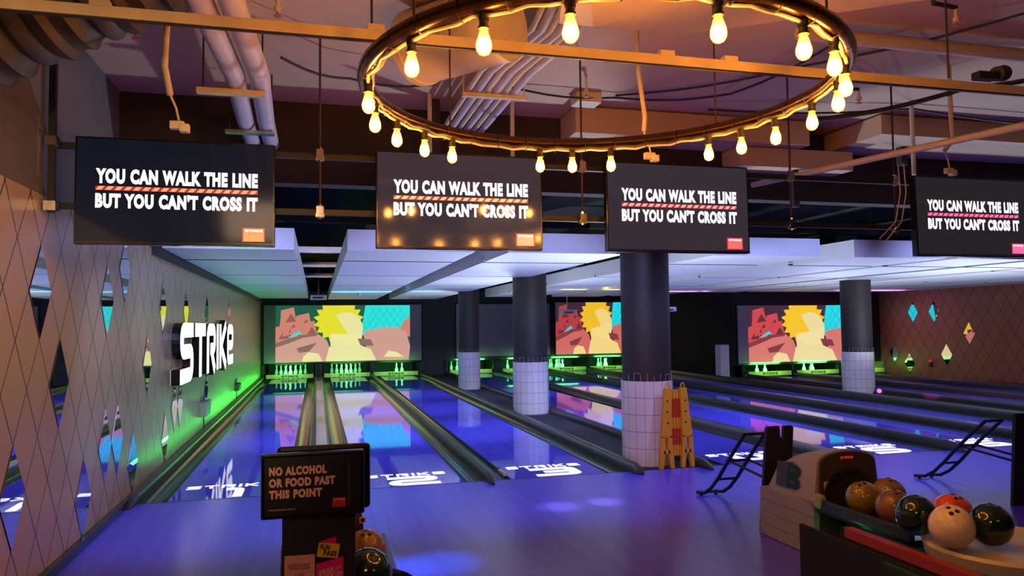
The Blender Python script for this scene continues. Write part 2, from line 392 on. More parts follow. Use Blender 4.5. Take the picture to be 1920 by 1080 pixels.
def divider(x0, x1, h, label, y0=0, y1=16.9, nose=True, track=False, m='cap'):
    t = thing('lane_divider', ((x0+x1)/2, y0, 0), label, 'lane divider', 'raised dividers between lanes')
    wd = x1-x0; xm = (x0+x1)/2; pr = [(x0, -.1), (x0, h*.45)]
    for i in range(1, 8):
        a = PI-PI*i/8; pr.append((xm+wd/2*math.cos(a), h*.45+h*.55*math.sin(a)))
    pr += [(x1, h*.45), (x1, -.1)]
    MB().prism([(x, y0+.1, z) for x, z in pr], (0, y1-y0-.1, 0)).build('capping', m, t, smooth=True)
    if nose:
        n = MB(); vs = []; k = 8; P = len(pr)
        for j in range(k+1):
            q = j/k; yy = y0+.1-.3*q; s = math.sqrt(max(0, 1-q*q*.85)); zz = 1-q**2.2*.8
            vs += [(xm+(x-xm)*s, yy, (max(z, .0)*zz if yy < y0+.02 else z*(zz if z > 0 else 1)) + .001) for x, z in pr]
        fs = [(j*P+i, j*P+(i+1)%P, (j+1)*P+(i+1)%P, (j+1)*P+i) for j in range(k) for i in range(P)]
        fs += [tuple(range(P)), tuple(range(k*P, (k+1)*P))]
        n.add(vs, fs).build('nose', m, t, smooth=True)
    if track:
        MB().box(x0+.045, x1-.045, y0+.35, y1-2.2, h*.6, h+.004).build('track_cover', 'captrack', t, bevel=.004)
        MB().box(x0+.045, x1-.045, y1-2.19, y1, h*.6, h+.05).build('track_lid', 'blackgloss', t, bevel=.004)
    return t
divider(XL+.002, -.238, .09, 'dark divider rail running along the foot of the left patterned wall')
divider(1.292, 1.524, .055, 'wide divider with pale ball track cover between lanes one and two', track=True)
divider(3.026, 3.104, .11, 'narrow rounded divider between lanes two and three')
divider(4.606, 4.76, .10, 'broad rounded divider on right of lane three beside the near pillars')
divider(5.45, 5.572, .10, 'rounded divider on left of lane four behind the yellow barrier')
divider(7.102, 7.377, .085, 'wide dark divider between lanes four and five', track=False)
divider(8.88, 8.96, .12, 'narrow dark divider between lanes five and six')
divider(10.434, 10.55, .12, 'narrow dark divider between lane six and the seventh lane')
divider(12.052, 12.2, .14, 'dark divider on the right of the seventh lane, before the far pillar')
divider(13.36, 13.48, .11, 'dark divider right of the far pillar, left edge of the purple lanes', -5.5, 11.6)
divider(15.012, 15.122, .11, 'dark divider between the first and second purple lanes', -5.5, 11.6)
divider(16.652, 16.762, .11, 'dark divider between the second and third purple lanes', -5.5, 11.6)
# small sensor box in the gutter of lane three
tag(MB().box(3.26, 3.305, .18, .42, .0, .035, 0).box(3.262, 3.303, .42, .55, 0, .028, 1).build('foul_sensor', ['offwhite', 'blackgloss'], bevel=.004), 'small grey foul sensor box at left edge of lane three', 'sensor')

# ------------------------------------------------------------------ pin decks
def pin_mb():
    pr = [(.026, 0), (.029, .01), (.046, .07), (.058, .115), (.0605, .14), (.053, .18), (.038, .215), (.026, .245), (.0235, .265), (.026, .295), (.0315, .33), (.032, .345), (.027, .37), (.014, .379), (.002, .381)]
    return MB().lathe(pr, (0, 0, 0), 16)
PIN0 = None
def pin(x, y, z, label, grp):
    global PIN0
    if PIN0 is None:
        PIN0 = pin_mb().build('bowling_pin', 'pin', loc=(0, 0, 0), smooth=True); o = PIN0
    else: o = PIN0.copy(); COL.objects.link(o)
    o.location = (x, y, z); return tag(o, label, 'bowling pin', grp)
def rack_pins(xc, y, which, z=0.002):
    P = []
    for r_ in range(4):
        for i in range(r_+1): P.append((xc+(i-r_/2)*.305, y+r_*.264, z))
    return [P[k] for k in which]
def sweep(x, y, label, z=.012, h=.125):
    t = thing('sweep_bar', (x+W/2, y, 0), label, 'sweep bar', 'sweep bars lowered in front of the pins')
    MB().box(x-.19, x+W+.19, y, y+.03, z, z+h).build('bar', 'rake', t, bevel=.005)
    for sx in (x-.185, x+W+.155): MB().box(sx, sx+.03, y+.03, y+.55, z+.05, z+.09).build('arm', 'black', t)
    MB().flat(strokes('STRIKE', .24, .2), lambda u, v: (x+W/2-.25+u*.5, y-.002, z+.03+v*.065)).build('bar_lettering', 'foul', t)
def kick(x0, x1, y0, y1, h, label):
    t = thing('kickback_panel', ((x0+x1)/2, y0, 0), label, 'kickback panel', 'kickback panels between the pin decks')
    MB().box(x0, x1, y0, y1, -.12, h).build('side_panel', 'blackgloss', t)
    MB().box(x0+.02, x1-.02, y0-.012, y0, .02, h-.02).build('front_cover', 'black', t)
    b = MB()
    for zz in (.2, .3, .4): b.lathe([(.008, 0), (.008, .006)], ((x0+x1)/2+.05, y0-.012, zz), 8, axis=Vector((0, -1, 0)))
    b.build('screw_head', 'steel', t)
where = ['on lane one', 'on lane two', 'on lane three', 'on lane four, left of the far pillar', 'on lane five, between the far pillars', 'on lane six, right of the second pillar', 'on the seventh lane, left of the nearest pillar']
PINS = [range(10), range(10), None, range(10), (0, 3, 9), (0, 1, 3, 4, 6, 7, 8), (0, 2, 1, 6, 8)]
for i, x in enumerate(LX):
    xc = x+W/2; y = 17.35
    sweep(x, 16.9, 'green lit sweep bar '+where[i])
    if i == 2: pp = [(xc+.09, y+.264, .002), (xc+.27, y+.264, .002)]
    else: pp = rack_pins(xc, y, PINS[i])
    for p in pp: pin(p[0], p[1], p[2], 'white pin lit green standing '+where[i], 'pins standing '+where[i])
    light('AREA', (xc, 17.0, .45), 26.0, (.12, 1, .2), (xc, 17.9, .12), .95, .03)
    light('AREA', (xc, 16.62, .44), 4.0, (.25, 1, .12), (xc, 17.2, .02), .95, .03)
    t = tag(MB().box(x-.2, x+W+.2, 18.42, 18.5, -.1, .6).build('pin_curtain', 'rubber'), 'black curtain closing the pin deck '+where[i], 'curtain', 'pin deck curtains')
for a, b, l in ((XL+.003, -.25, 'between lane one and the left wall'), (1.30, 1.516, 'between lanes one and two'), (3.03, 3.10, 'between lanes two and three'), (4.62, 4.72, 'right of lane three'), (5.45, 5.56, 'left of lane four'), (7.12, 7.36, 'between lanes four and five'), (8.885, 8.955, 'between lanes five and six'), (10.44, 10.545, 'between lane six and the seventh lane'), (12.06, 12.2, 'right of the seventh lane')):
    kick(a, b, 16.95, 18.4, .44, 'dark kickback panel '+l)
wr = ['on the first purple lane', 'on the middle purple lane', 'on the purple lane beside the right wall']
for i, x in enumerate(RX):
    xc = x+W/2
    sweep(x, 11.75, 'green lit sweep bar '+wr[i], .03)
    for p in ([(xc-.06, 12.35, .002), (xc+.22, 12.35, .002)] if i == 0 else [(xc-.1, 12.3, .002), (xc+.2, 12.3, .002), (xc+.29, 12.5, .002)] if i == 1 else rack_pins(xc, 12.3, (6, 7, 3))):
        pin(p[0], p[1], p[2], 'white pin lit green standing '+wr[i], 'pins standing '+wr[i])
    light('AREA', (xc, 11.95, .35), 20.0, (.12, 1, .2), (xc, 12.9, .08), .95, .03)
    light('AREA', (xc, 11.5, .36), 3.5, (.25, 1, .12), (xc, 12.0, .02), .95, .03)
for a, b, l in ((13.36, 13.48, 'left of the first purple lane'), (15.02, 15.115, 'between the first and middle purple lanes'), (16.66, 16.755, 'between the middle and last purple lanes')):
    kick(a, b, 11.85, 13.2, .34, 'dark kickback panel '+l)
# green spill lamps along the left gutter and right wall
light('AREA', (-.03, 11.4, .10), 42, (.03, 1, .04), (XL, 11.4, .56), 10.5, .04)
light('AREA', (-.03, 3.9, .10), 6, (.03, 1, .04), (XL, 3.9, .6), 4.5, .04)
light('SPOT', (17.9, 11.6, .35), 4, (.25, 1, .02), (XR, 11.0, .5), .04, angle=120, blend=1)

# ------------------------------------------------------------------ projection screens (generic abstract picture, no figure)
def picture(x0, x1, z0, z1, y, pal, parent):
    C_ = {k: emit('picture_'+k, v, 1.0, rough=.6) for k, v in pal.items()}; ks = list(C_); m = MB(); wd, ht = x1-x0, z1-z0; lay = [0]
    def P(pts, k):
        lay[0] += 1; e = lay[0]*.0004
        m.add([(x0+u*wd, y-e, z0+v*ht) for u, v in pts], [tuple(range(len(pts)))], ks.index(k))
    P([(0, 0), (1, 0), (1, 1), (0, 1)], 'back')
    for k, (a, b) in enumerate(((0, .5), (.07, .62), (.12, .48), (.16, .7), (.05, .8), (.2, .56))):     # faceted red blocks
        P([(max(0, a-.02), b-.17), (a+.1, b-.08), (a+.08, b+.17), (max(0, a-.01), b+.12)], 'facet'); P([(a+.02, b-.1), (a+.1, b-.08), (a+.06, b+.06)], 'facetdark')
    P([(.62, .45), (1, .52), (1, 1), (.66, 1)], 'cyan')
    for k in range(9):                                                                         # lattice
        u = .6+k*.055
        for d in (1, -1):
            q = [(u+.0, .55), (u+.003, .55), (u+.003+d*.13, .98), (u+d*.13, .98)]
            q = [(min(max(a, .64), 1), b) for a, b in q]; P(q, 'line')
    P([(.9, .45), (1, .42), (1, .8), (.95, .7)], 'facet')
    blob = []
    for k in range(36):                                                                        # sunburst
        a = 2*PI*k/36; r_ = .23 if k % 2 else .185
        blob.append((.46+r_*.82*math.cos(a), .72+r_*1.75*math.sin(a)))
    P([(u, min(v, 1)) for u, v in blob], 'yellow')
    P([(.40+.0, .1)]+[(.515+.125*math.cos(a), .58+.30*math.sin(a)) for a in [PI*1.1+i*PI*1.6/14 for i in range(15)]]+[(.62, .1)], 'peach')
    hill = [(0, 0), (.44, 0), (.40, .2), (.37, .38), (.30, .50), (.2, .48), (.08, .40), (0, .34)]; P(hill, 'coat')
    P([(.0, .34), (.08, .40), (.2, .48), (.30, .50), (.30, .46), (.2, .43), (.09, .33), (0, .26)], 'coatdark')
    P([(.68, 0), (.99, 0), (1, .25), (.97, .5), (.9, .6), (.8, .6), (.67, .55), (.64, .5), (.66, .3)], 'coat')
    P([(.60, .40), (.70, .38), (.72, .26), (.62, .28)], 'coatdark'); P([(.15, .24), (.30, .34), (.24, .18), (.17, .16)], 'coatdark')
    P([(.36, 0), (.74, 0), (.70, .2), (.62, .28), (.5, .24), (.39, .26)], 'peach')
    P([(.19, 0), (.34, 0), (.31, .14), (.24, .17), (.2, .1)], 'peach'); P([(.8, .06), (.95, .05), (.9, .14), (.83, .17)], 'peach')
    P([(.08, .42), (.19, .5), (.17, .55)], 'cyan')
    return m.build('picture', list(C_.values()), parent)
PALE = dict(back=(28, 92, 70), facet=(206, 130, 112), facetdark=(150, 92, 80), cyan=(40, 226, 220), line=(40, 150, 150), yellow=(226, 222, 44), peach=(232, 228, 158), coat=(206, 156, 142), coatdark=(140, 104, 92))
RICH = dict(back=(62, 40, 58), facet=(180, 62, 66), facetdark=(112, 40, 52), cyan=(30, 218, 232), line=(36, 120, 140), yellow=(240, 190, 40), peach=(240, 212, 130), coat=(206, 104, 96), coatdark=(134, 58, 60))
RICH2 = dict(RICH, facet=(206, 72, 74), yellow=(246, 196, 36), peach=(236, 218, 156), coat=(214, 118, 110))
def screen(x0, x1, z0, z1, y, pic, pal, label, depth=.05):
    t = thing('projection_screen', ((x0+x1)/2, y, z0), label, 'projection screen', 'projection screens above the pins')
    MB().box(x0, x1, y, y+depth-.005, z0, z1).build('screen_sheet', 'screenwhite', t)
    f = .035
    MB().box(x0-f, x1+f, y+.002, y+depth-.002, z0-f, z0).box(x0-f, x1+f, y+.002, y+depth-.002, z1, z1+f).box(x0-f, x0, y+.002, y+depth-.002, z0, z1).box(x1, x1+f, y+.002, y+depth-.002, z0, z1).build('screen_border', 'rubber', t)
    if pic: picture(pic[0], pic[1], pic[2], pic[3], y-.002, pal, t)
screen(-.26, 4.69, .49, 2.32, 16.99, (.09, 4.31, .52, 2.30), PALE, 'wide projection screen with pale picture above lanes one to three')
screen(5.86, 9.13, .56, 2.32, 16.99, None, None, 'blank grey projection screen behind the far pillars')
screen(9.34, 12.75, .56, 2.37, 16.99, (9.35, 12.6, .57, 2.365), RICH, 'projection screen with rich coloured picture between the second and nearest pillars')
screen(13.36, 18.0, .39, 2.10, 11.99, (13.7, 17.8, .41, 2.09), RICH2, 'projection screen with bright picture left of the patterned right wall')

# ------------------------------------------------------------------ ceiling baffles
def baffle(x0, x1, y0, y1, label, z0=2.47, h=.24, notch=None):
    t = thing('ceiling_baffle', ((x0+x1)/2, y0, z0), label, 'ceiling panel', 'white baffle panels over the lanes')
    b = MB()
    ys = [y0, y0+1.35, y0+1.47, y0+4.2, y0+4.28, y0+7.2, y0+7.28, y0+10.5, y0+10.58, y1]
    for i in range(0, len(ys)-1, 1):
        if i % 2 == 0: b.box(x0, x1, ys[i], ys[i+1], z0, z0+.03)
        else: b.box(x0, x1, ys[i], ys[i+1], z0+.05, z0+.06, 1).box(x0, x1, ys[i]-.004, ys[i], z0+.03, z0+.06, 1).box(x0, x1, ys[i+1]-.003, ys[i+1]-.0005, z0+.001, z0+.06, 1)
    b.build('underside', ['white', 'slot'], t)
    s = MB().box(x0, x1, y0-.0005, y0+.02, z0+.0305, z0+h).box(x0, x0+.02, y0+.02, y1, z0+.0305, z0+h).box(x1-.02, x1, y0+.02, y1, z0+.0305, z0+h)
    s.build('side_panel', 'white', t)
BAF = [(-.25, 1.1, 1.0, 15.2, 'white ceiling baffle over lane one, next to the left wall'), (1.68, 3.15, 1.0, 16.2, 'white ceiling baffle over lane two'), (3.56, 5.06, 1.0, 16.2, 'white ceiling baffle over lane three'),
       (6.3, 7.88, 1.0, 14.5, 'white ceiling baffle over lane four'), (8.42, 9.95, 1.0, 14.5, 'white ceiling baffle over lanes five and six'), (10.15, 11.5, 1.0, 14, 'white ceiling baffle over the seventh lane'), (11.75, 13.0, 1.0, 11.5, 'white ceiling baffle by the far pillar'), (13.2, 14.7, -4, 11.2, 'white ceiling baffle over the first purple lane'), (14.9, 16.4, -4, 11.2, 'white ceiling baffle over the middle purple lane'), (16.6, 18.2, -4, 11.2, 'white ceiling baffle beside the right wall')]
for b in BAF: baffle(*b)
for x0, x1, y, z in ((XL, XR, 2.2, 2.95), (XL, 13, 5.2, 2.85), (XL, 13, 8.2, 2.85), (XL, 13, 11.5, 2.85)):
    tag(MB().box(x0, x1, y, y+.12, z, z+.1).build('roof_joist', 'steel' if y > 5 else 'plenum'), 'grey steel joist crossing the dark roof space, %s' % {2.2: 'nearest the monitors', 5.2: 'second from the monitors', 8.2: 'third from the monitors', 11.5: 'nearest the pins'}[y], 'joist', 'roof joists above the baffles')
def projector(x, y, z, label, drop):
    t = thing('projector', (x, y, z), label, 'projector', 'projectors hung over the lanes')
    MB().box(x-.22, x+.22, y-.15, y+.17, z, z+.13).build('body', 'white', t, bevel=.02)
    MB().lathe([(.06, 0), (.055, .06)], (x+.1, y+.17, z+.065), 14, axis=Vector((0, 1, 0))).build('lens', 'blackgloss', t)
    MB().box(x-.15, x+.12, y-.152, y-.149, z+.03, z+.07).build('vent', 'black', t)
    MB().tube([(x, y, z+.13), (x, y, z+drop)], .02, 8).build('mount_pole', 'steel', t)
projector(1.39, 13.4, 2.36, 'white projector hung between the baffles over the first divider', ZC-2.36)
projector(8.72, 13.9, 1.92, 'white projector hung left of the nearest pillar', .549)
projector(10.9, 11.6, 1.93, 'white projector partly hidden by the nearest pillar', .55)
tag(MB().lathe([(.06, .09), (.06, .06), (.055, .03), (.03, .008), (.002, 0)], (2.4, 11.9, 2.38), 16).build('dome_camera', 'white', smooth=True), 'small white dome camera under the baffle over lane two', 'camera')

# ------------------------------------------------------------------ pillars
def column(x, y, r, zt, top, label):
    t = thing('tiled_pillar', (x, y, 0), label, 'pillar', 'round pillars with white tiled feet')
    MB().lathe([(r+.012, -.05), (r+.012, zt)], (x, y, 0), 40).build('tile_cladding', 'tile', t, smooth=True)
    MB().lathe([(r-.004, zt), (r-.004, top)], (x, y, 0), 40).build('shaft', 'column', t, smooth=True)
    b = MB()
    for k in range(10):
        a = -PI/2+(k-4.5)*.27; rr_ = r+.001; wz = .09 if k % 2 else .075
        p = [(x+rr_*math.cos(a), y+rr_*math.sin(a), zt), (x+rr_*math.cos(a), y+rr_*math.sin(a), zt+wz)]
        b.tube(p, .0035, 5)
        if k in (1, 6): b.tube([(x+rr_*math.cos(a+.27*j/4), y+rr_*math.sin(a+.27*j/4), zt+wz) for j in range(5)], .0035, 5)
    b.build('edge_strip', 'greyshell', t)
column(5.06, .45, .285, .95, 3.6, 'nearest black round pillar with white tiled foot, behind the yellow barrier')
column(5.14, 5.6, .315, .93, 3.6, 'second round pillar with white tiled foot from the front, right of lane three')
column(5.1, 11.1, .27, .93, 3.6, 'farthest slim round pillar with white tiled foot, right of lane three')
column(12.5, 5.95, .31, .95, 3.6, 'round pillar with white tiled foot standing right of the brightest screen')

# ------------------------------------------------------------------ monitors with their rails
RZ = [(2.43, .05), (2.80, .05)]
for z, n in ((2.40, 'lower'), (2.80, 'upper')):
    tag(MB().box(-.45, 9, -2.16, -2.12, z, z+.04).build('mounting_rail', 'black'), '%s black steel rail running behind the monitors' % n, 'rail', 'rails carrying the monitors')
for x, l in ((1.366, 'between the first and second monitors'), (3.33, 'between the second and third monitors'), (5.18, 'just right of the third monitor'), (6.225, 'just left of the rightmost monitor')):
    t = thing('drop_rod', (x, -2.19, 2.38), 'thin steel drop rod with clamps '+l, 'hanging rod', 'rods holding the monitor rails')
    MB().tube([(x, -2.19, 2.38), (x, -2.19, ZC)], .008, 8).build('rod', 'cable', t)
    for z in (2.38, 2.785):
        MB().box(x-.03, x+.03, -2.21, -2.17, z, z+.025).box(x-.025, x+.025, -2.215, -2.20, z+.02, z+.075).tube([(x, -2.19, z-.01), (x, -2.19, z+.09)], .016, 8).build('clamp', 'chrome', t)
t = thing('pole_mount', (-.30, -2.25, 2.4), 'black square pole with silver clamps beside the leftmost monitor', 'pole')
MB().box(-.32, -.28, -2.27, -2.23, 2.36, ZC).build('pole', 'black', t)
for z in (2.37, 2.79): MB().box(-.335, -.265, -2.29, -2.22, z, z+.06).build('clamp', 'chrome', t)
def tv(xc, label, base, stripe, stripe_base, badge, z0=2.155, wd=1.225, ht=.70):
    t = thing('monitor', (xc, -2.3, z0), label, 'monitor', 'wall of hanging message monitors')
    tilt = math.radians(-.8)
    def T(u, v, d=0):   # metres from the bottom centre; d out of the glass
        return (xc+u, -2.3-v*math.sin(tilt)-d*math.cos(tilt), z0+v*math.cos(tilt)-d*math.sin(tilt))
    def bx(u0, u1, v0, v1, d0, d1, m):
        P = [T(u, v, d) for d in (d0, d1) for u, v in ((u0, v0), (u1, v0), (u1, v1), (u0, v1))]
        m.add(P, [(0, 3, 2, 1), (4, 5, 6, 7), (0, 1, 5, 4), (1, 2, 6, 5), (2, 3, 7, 6), (3, 0, 4, 7)]); return m
    h = wd/2
    bx(-h, h, 0, ht, -.06, 0, MB()).build('housing', 'blackgloss', t, bevel=.004)
    m = MB(); e = .012; m.add([T(-h+e, .02, .001), T(h-e, .02, .001), T(h-e, ht-e, .001), T(-h+e, ht-e, .001)], [(0, 1, 2, 3)], 0)
    x0, x1 = -.40*wd, .41*wd
    m.flat(text('YOU CAN WALK THE LINE', .064), lambda u, v: T(x0+u*(x1-x0), .395+v*.10, .0025), 1)
    m.flat(text("BUT YOU CAN'T CROSS IT", .064), lambda u, v: T(x0+u*(x1-x0), .235+v*.10, .0025), 1)
    m.flat([[(0, 0), (1, 0), (1, 1), (0, 1)]], lambda u, v: T(x0+u*(x1-x0), .352+v*.028, .002), 3)
    n = 18
    for k in range(n):
        a = k/n; q = .62/n
        m.flat([[(a, .08), (a+q, .08), (a+q+.02, .92), (a+.02, .92)]], lambda u, v: T(x0+min(u, 1)*(x1-x0), .352+v*.028, .0028), 2)
    m.flat([[(0, 0), (1, 0), (1, 1), (0, 1)]], lambda u, v: T(.33*wd+u*.118*wd, .03+v*.095, .002), 4)
    m.flat([[(0, 0), (1, 0), (1, 1), (0, 1)]], lambda u, v: T(.337*wd+u*.105*wd, .034+v*.085, .0025), 5)
    m.flat(strokes('STRIKE', .3, .2), lambda u, v: T(.345*wd+u*.09*wd, .098+v*.014, .003), 1)
    glass = emit('monitor_glass_veil', base, 1.0, (8, 8, 10), .09); glass.node_tree.nodes['Principled BSDF'].inputs['Specular IOR Level'].default_value = .3  # faint screen emission paints the glare haze into the dark glass
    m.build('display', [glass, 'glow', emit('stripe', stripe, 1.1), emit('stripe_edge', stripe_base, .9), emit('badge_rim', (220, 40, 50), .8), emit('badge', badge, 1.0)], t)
    MB().tube([T(-h+.01, .011, .003), T(h-.01, .011, .003)], .0025, 6).build('trim_strip', 'steel', t)
    bx(-.15, .15, .2, .5, -.125, -.061, MB()).build('mount_bracket', 'black', t)
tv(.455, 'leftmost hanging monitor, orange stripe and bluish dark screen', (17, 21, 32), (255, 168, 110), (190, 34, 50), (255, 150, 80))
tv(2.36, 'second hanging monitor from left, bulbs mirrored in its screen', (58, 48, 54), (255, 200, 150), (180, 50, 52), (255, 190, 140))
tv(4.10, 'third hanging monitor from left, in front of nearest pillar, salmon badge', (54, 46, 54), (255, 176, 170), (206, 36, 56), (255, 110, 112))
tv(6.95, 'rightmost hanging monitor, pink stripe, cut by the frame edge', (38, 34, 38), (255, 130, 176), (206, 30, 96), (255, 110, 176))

# ------------------------------------------------------------------ ring chandelier
RCX, RCY, RZ0, RR = 2.668, -4.224, 2.75, 1.114
K['bulbcore'] = emit('hot_filament', (255, 178, 88), 780)
def glass_mat():
    m = bpy.data.materials.new('amber_bulb_glass'); m.use_nodes = True; t = m.node_tree; b = t.nodes['Principled BSDF']; L = t.links.new
    b.inputs['Base Color'].default_value = (.9, .6, .25, 1); b.inputs['Roughness'].default_value = .05
    b.inputs['Emission Color'].default_value = (1, .45, .10, 1); b.inputs['Emission Strength'].default_value = 1.3
    tr = nd(t, 'ShaderNodeBsdfTransparent'); tr.inputs[0].default_value = (1, .82, .5, 1)
    mx = nd(t, 'ShaderNodeMixShader'); mx.inputs[0].default_value = .35
    L(tr.outputs[0], mx.inputs[1]); L(b.outputs[0], mx.inputs[2]); L(mx.outputs[0], t.nodes['Material Output'].inputs[0])
    return m
K['bulbglass'] = glass_mat()
t = thing('ring_chandelier', (RCX, RCY, RZ0), 'large black hoop chandelier ringed with glowing amber bulbs, hung over the approach', 'chandelier')
circ = lambda r, z, n=72, wob=0: [(RCX+(r+wob*math.sin(i*1.9))*math.cos(2*PI*i/n), RCY+(r+wob*math.sin(i*1.9))*math.sin(2*PI*i/n), z+wob*math.cos(i*2.3)) for i in range(n)]
def torus(r, z, tr, n=72, k=12, wob=0):
    m = MB(); vs = []
    for i in range(n):
        a = 2*PI*i/n; r2 = r+wob*math.sin(i*1.7); z2 = z+wob*math.cos(i*2.3)
        vs += [(RCX+(r2+tr*math.cos(2*PI*j/k))*math.cos(a), RCY+(r2+tr*math.cos(2*PI*j/k))*math.sin(a), z2+tr*math.sin(2*PI*j/k)) for j in range(k)]
    m.add(vs, [(i*k+j, i*k+(j+1)%k, ((i+1)%n)*k+(j+1)%k, ((i+1)%n)*k+j) for i in range(n) for j in range(k)]); return m
torus(RR, RZ0, .036).build('hoop', 'brass', t, smooth=True)
torus(RR-.032, RZ0-.032, .009, 96, 8, .006).build('supply_cable', 'cable', t, smooth=True)
torus(RR-.012, RZ0-.043, .008, 96, 8, .006).build('supply_cable', 'trackcream', t, smooth=True)
for i in range(36):
    a = 2*PI*i/36+.05; c = Vector((RCX+(RR-.004)*math.cos(a), RCY+(RR-.004)*math.sin(a), RZ0-.008)); er = Vector((math.cos(a), math.sin(a), 0)); et = Vector((-er.y, er.x, 0))
    q = [c+(er*math.cos(2*PI*j/12)+Vector((0, 0, 1))*math.sin(2*PI*j/12))*r_+et*e for e, r_ in ((-.003, .046), (.003, .046)) for j in range(12)]
    MB().add(q, [(j, (j+1) % 12, 12+(j+1) % 12, 12+j) for j in range(12)]).build('cable_tie', 'black', t)
for a in (-150, -60, 30, 120):
    ar = math.radians(a); px, py = RCX+RR*math.cos(ar), RCY+RR*math.sin(ar)
    MB().tube([(px, py, RZ0+.03), (px, py, ZC)], .005, 6).build('hanging_wire', 'cable', t)
bulbs = []
for a in (-151.9, -132.9, -116.2, -89.3, -68.1, -54.2, -37.8, -25.2, -8.2, 7.9, 20.8, 32.2, 64.5, 77.2, 88.0, 120.0, 131.7, 145.8, 161.9, 179.3):
    ar = math.radians(a); c = (RCX+(RR-.015)*math.cos(ar), RCY+(RR-.015)*math.sin(ar), 0)
    so_ = MB().lathe([(.014, 2.722), (.02, 2.715), (.02, 2.69), (.017, 2.688), (.017, 2.672), (.021, 2.668), (.021, 2.66), (.012, 2.659)], c, 14).build('bulb_socket', 'black', t, smooth=True)
    g = MB().lathe([(.0135, 2.662), (.0155, 2.65), (.021, 2.632), (.0275, 2.61), (.029, 2.598), (.027, 2.584), (.019, 2.571), (.008, 2.565), (.001, 2.564)], c, 18, 0)
    bo = g.build('bulb', 'bulbglass', so_, smooth=True)
    MB().sphere((c[0], c[1], 2.605), .0165, 12, 0, (1, 1, 1.5)).build('filament', 'bulbcore', so_, smooth=True)

# ------------------------------------------------------------------ ceiling services
def single(name, mb, m, label, cat, group=None, **kw): return tag(mb.build(name, m, **kw), label, cat, group)
t = thing('track_rail', (3, -4, 3.0), 'long cream lighting track crossing the ceiling behind the bulb hoop', 'lighting track')
MB().box(XL+.02, 9, -4.02, -3.985, 2.98, 3.03).build('rail', 'trackcream', t)
MB().box(XL+.02, 9, -4.012, -3.993, 2.972, 2.98).build('slot', 'black', t)
for x in (.42, 1.62, 3.15, 3.53, 6.4): MB().box(x-.04, x+.04, -4.025, -3.98, 3.025, 3.055).build('track_coupling', 'trackcream', t)
for x in (1.6, 5.0, 8): MB().tube([(x, -4, 3.05), (x, -4, ZC)], .006, 6).build('hanging_wire', 'cable', t)
t = thing('track_spotlight', (5.28, -4.0, 3.03), 'dark spotlight clipped on the cream track at upper right', 'spotlight')
MB().box(5.2, 5.34, -4.03, -3.97, 3.056, 3.10).build('driver_box', 'black', t)
MB().lathe([(.045, 0), (.05, .1)], (5.36, -4.0, 3.1), 14, axis=Vector((.8, .3, .2))).build('lamp_head', 'black', t, smooth=True)
for i, (xa, l) in enumerate(((.72, 'left one of the two fat white pipes'), (.88, 'right one of the two fat white pipes'))):
    single('ceiling_pipe', MB().tube([(xa-.10, -6.5, 3.3), (xa+.09, -2.4, 3.3), (xa+.06, -1.2, 3.3), (xa+.06, -.43, 3.3)], .068, 16), 'pipe', l+' above the leftmost monitor', 'pipe', 'fat white pipes under the ceiling', smooth=True)
t = thing('pipe_hanger', (.78, -2.25, 3.2), 'cream channel hanger under the two fat white pipes, nearer the camera', 'pipe hanger')
MB().box(.56, 1.0, -2.28, -2.22, 3.195, 3.23).build('channel', 'trackcream', t)
for x in (.6, .98): MB().tube([(x, -2.25, 3.23), (x, -2.25, ZC)], .006, 6).build('rod', 'cable', t)
t = thing('pipe_hanger', (.81, -1.15, 3.2), 'grey channel hanger under the two fat white pipes, beside the dark bulkhead', 'pipe hanger')
MB().box(.62, 1.0, -1.19, -1.12, 3.205, 3.23).build('channel', 'steel', t)
for x in (.65, .98): MB().tube([(x, -1.15, 3.23), (x, -1.15, ZC)], .006, 6).build('rod', 'cable', t)
# cream round duct and the bundle of conduits seen through the hoop
t = thing('round_duct', (2.3, -3.2, 3.4), 'big cream round duct under the ceiling, seen through the bulb hoop', 'duct')
ax = (Vector((2.46, -3.25, 3.45))-Vector((2.0, -2.7, 3.45)))
MB().lathe([(.24, 0), (.24, ax.length)], (2.0, -2.7, 3.46), 28, axis=ax).build('duct', 'duct', t, smooth=True)
MB().lathe([(.252, -.02), (.252, .03)], (2.0, -2.7, 3.46), 28, axis=ax).build('end_collar', 'duct', t, smooth=True)
for i in range(6):
    o = i*.075
    single('conduit', MB().tube([(2.75+o*.85, -3.14, 3.66), (2.72+o*.85, -2.95, 3.56), (2.54+o, -2.2, 3.52), (2.52+o, -.45, 3.50)], .030 if i % 2 else .022, 10), 'pipe' if i % 2 else 'duct', '%s conduit from the left in the sloping bundle seen through the hoop' % ('first', 'second', 'third', 'fourth', 'fifth', 'sixth')[i], 'conduit', 'bundle of ceiling conduits', smooth=True)
single('conduit_bracket', MB().box(2.48, 3.02, -1.77, -1.72, 3.455, 3.485).tube([(2.49, -1.745, 3.48), (2.49, -1.745, ZC)], .006, 6).tube([(3.0, -1.745, 3.48), (3.0, -1.745, ZC)], .006, 6), 'trackcream', 'cream bracket carrying the bundle of conduits behind the hoop', 'bracket')
for x, y, w_, z0, l in ((2.42, -.75, .035, 3.0, 'dark steel hanger post by the conduit bundle'), (6.35, -.62, .035, 2.84, 'dark steel hanger post behind the right side of the hoop'), (7.55, -.85, .04, 3.3, 'dark steel hanger post right of the hoop')):
    single('hanger_post', MB().box(x-w_, x+w_, y-w_, y+w_, z0, ZC), 'darkbrown', l, 'post', 'steel posts under the ceiling')
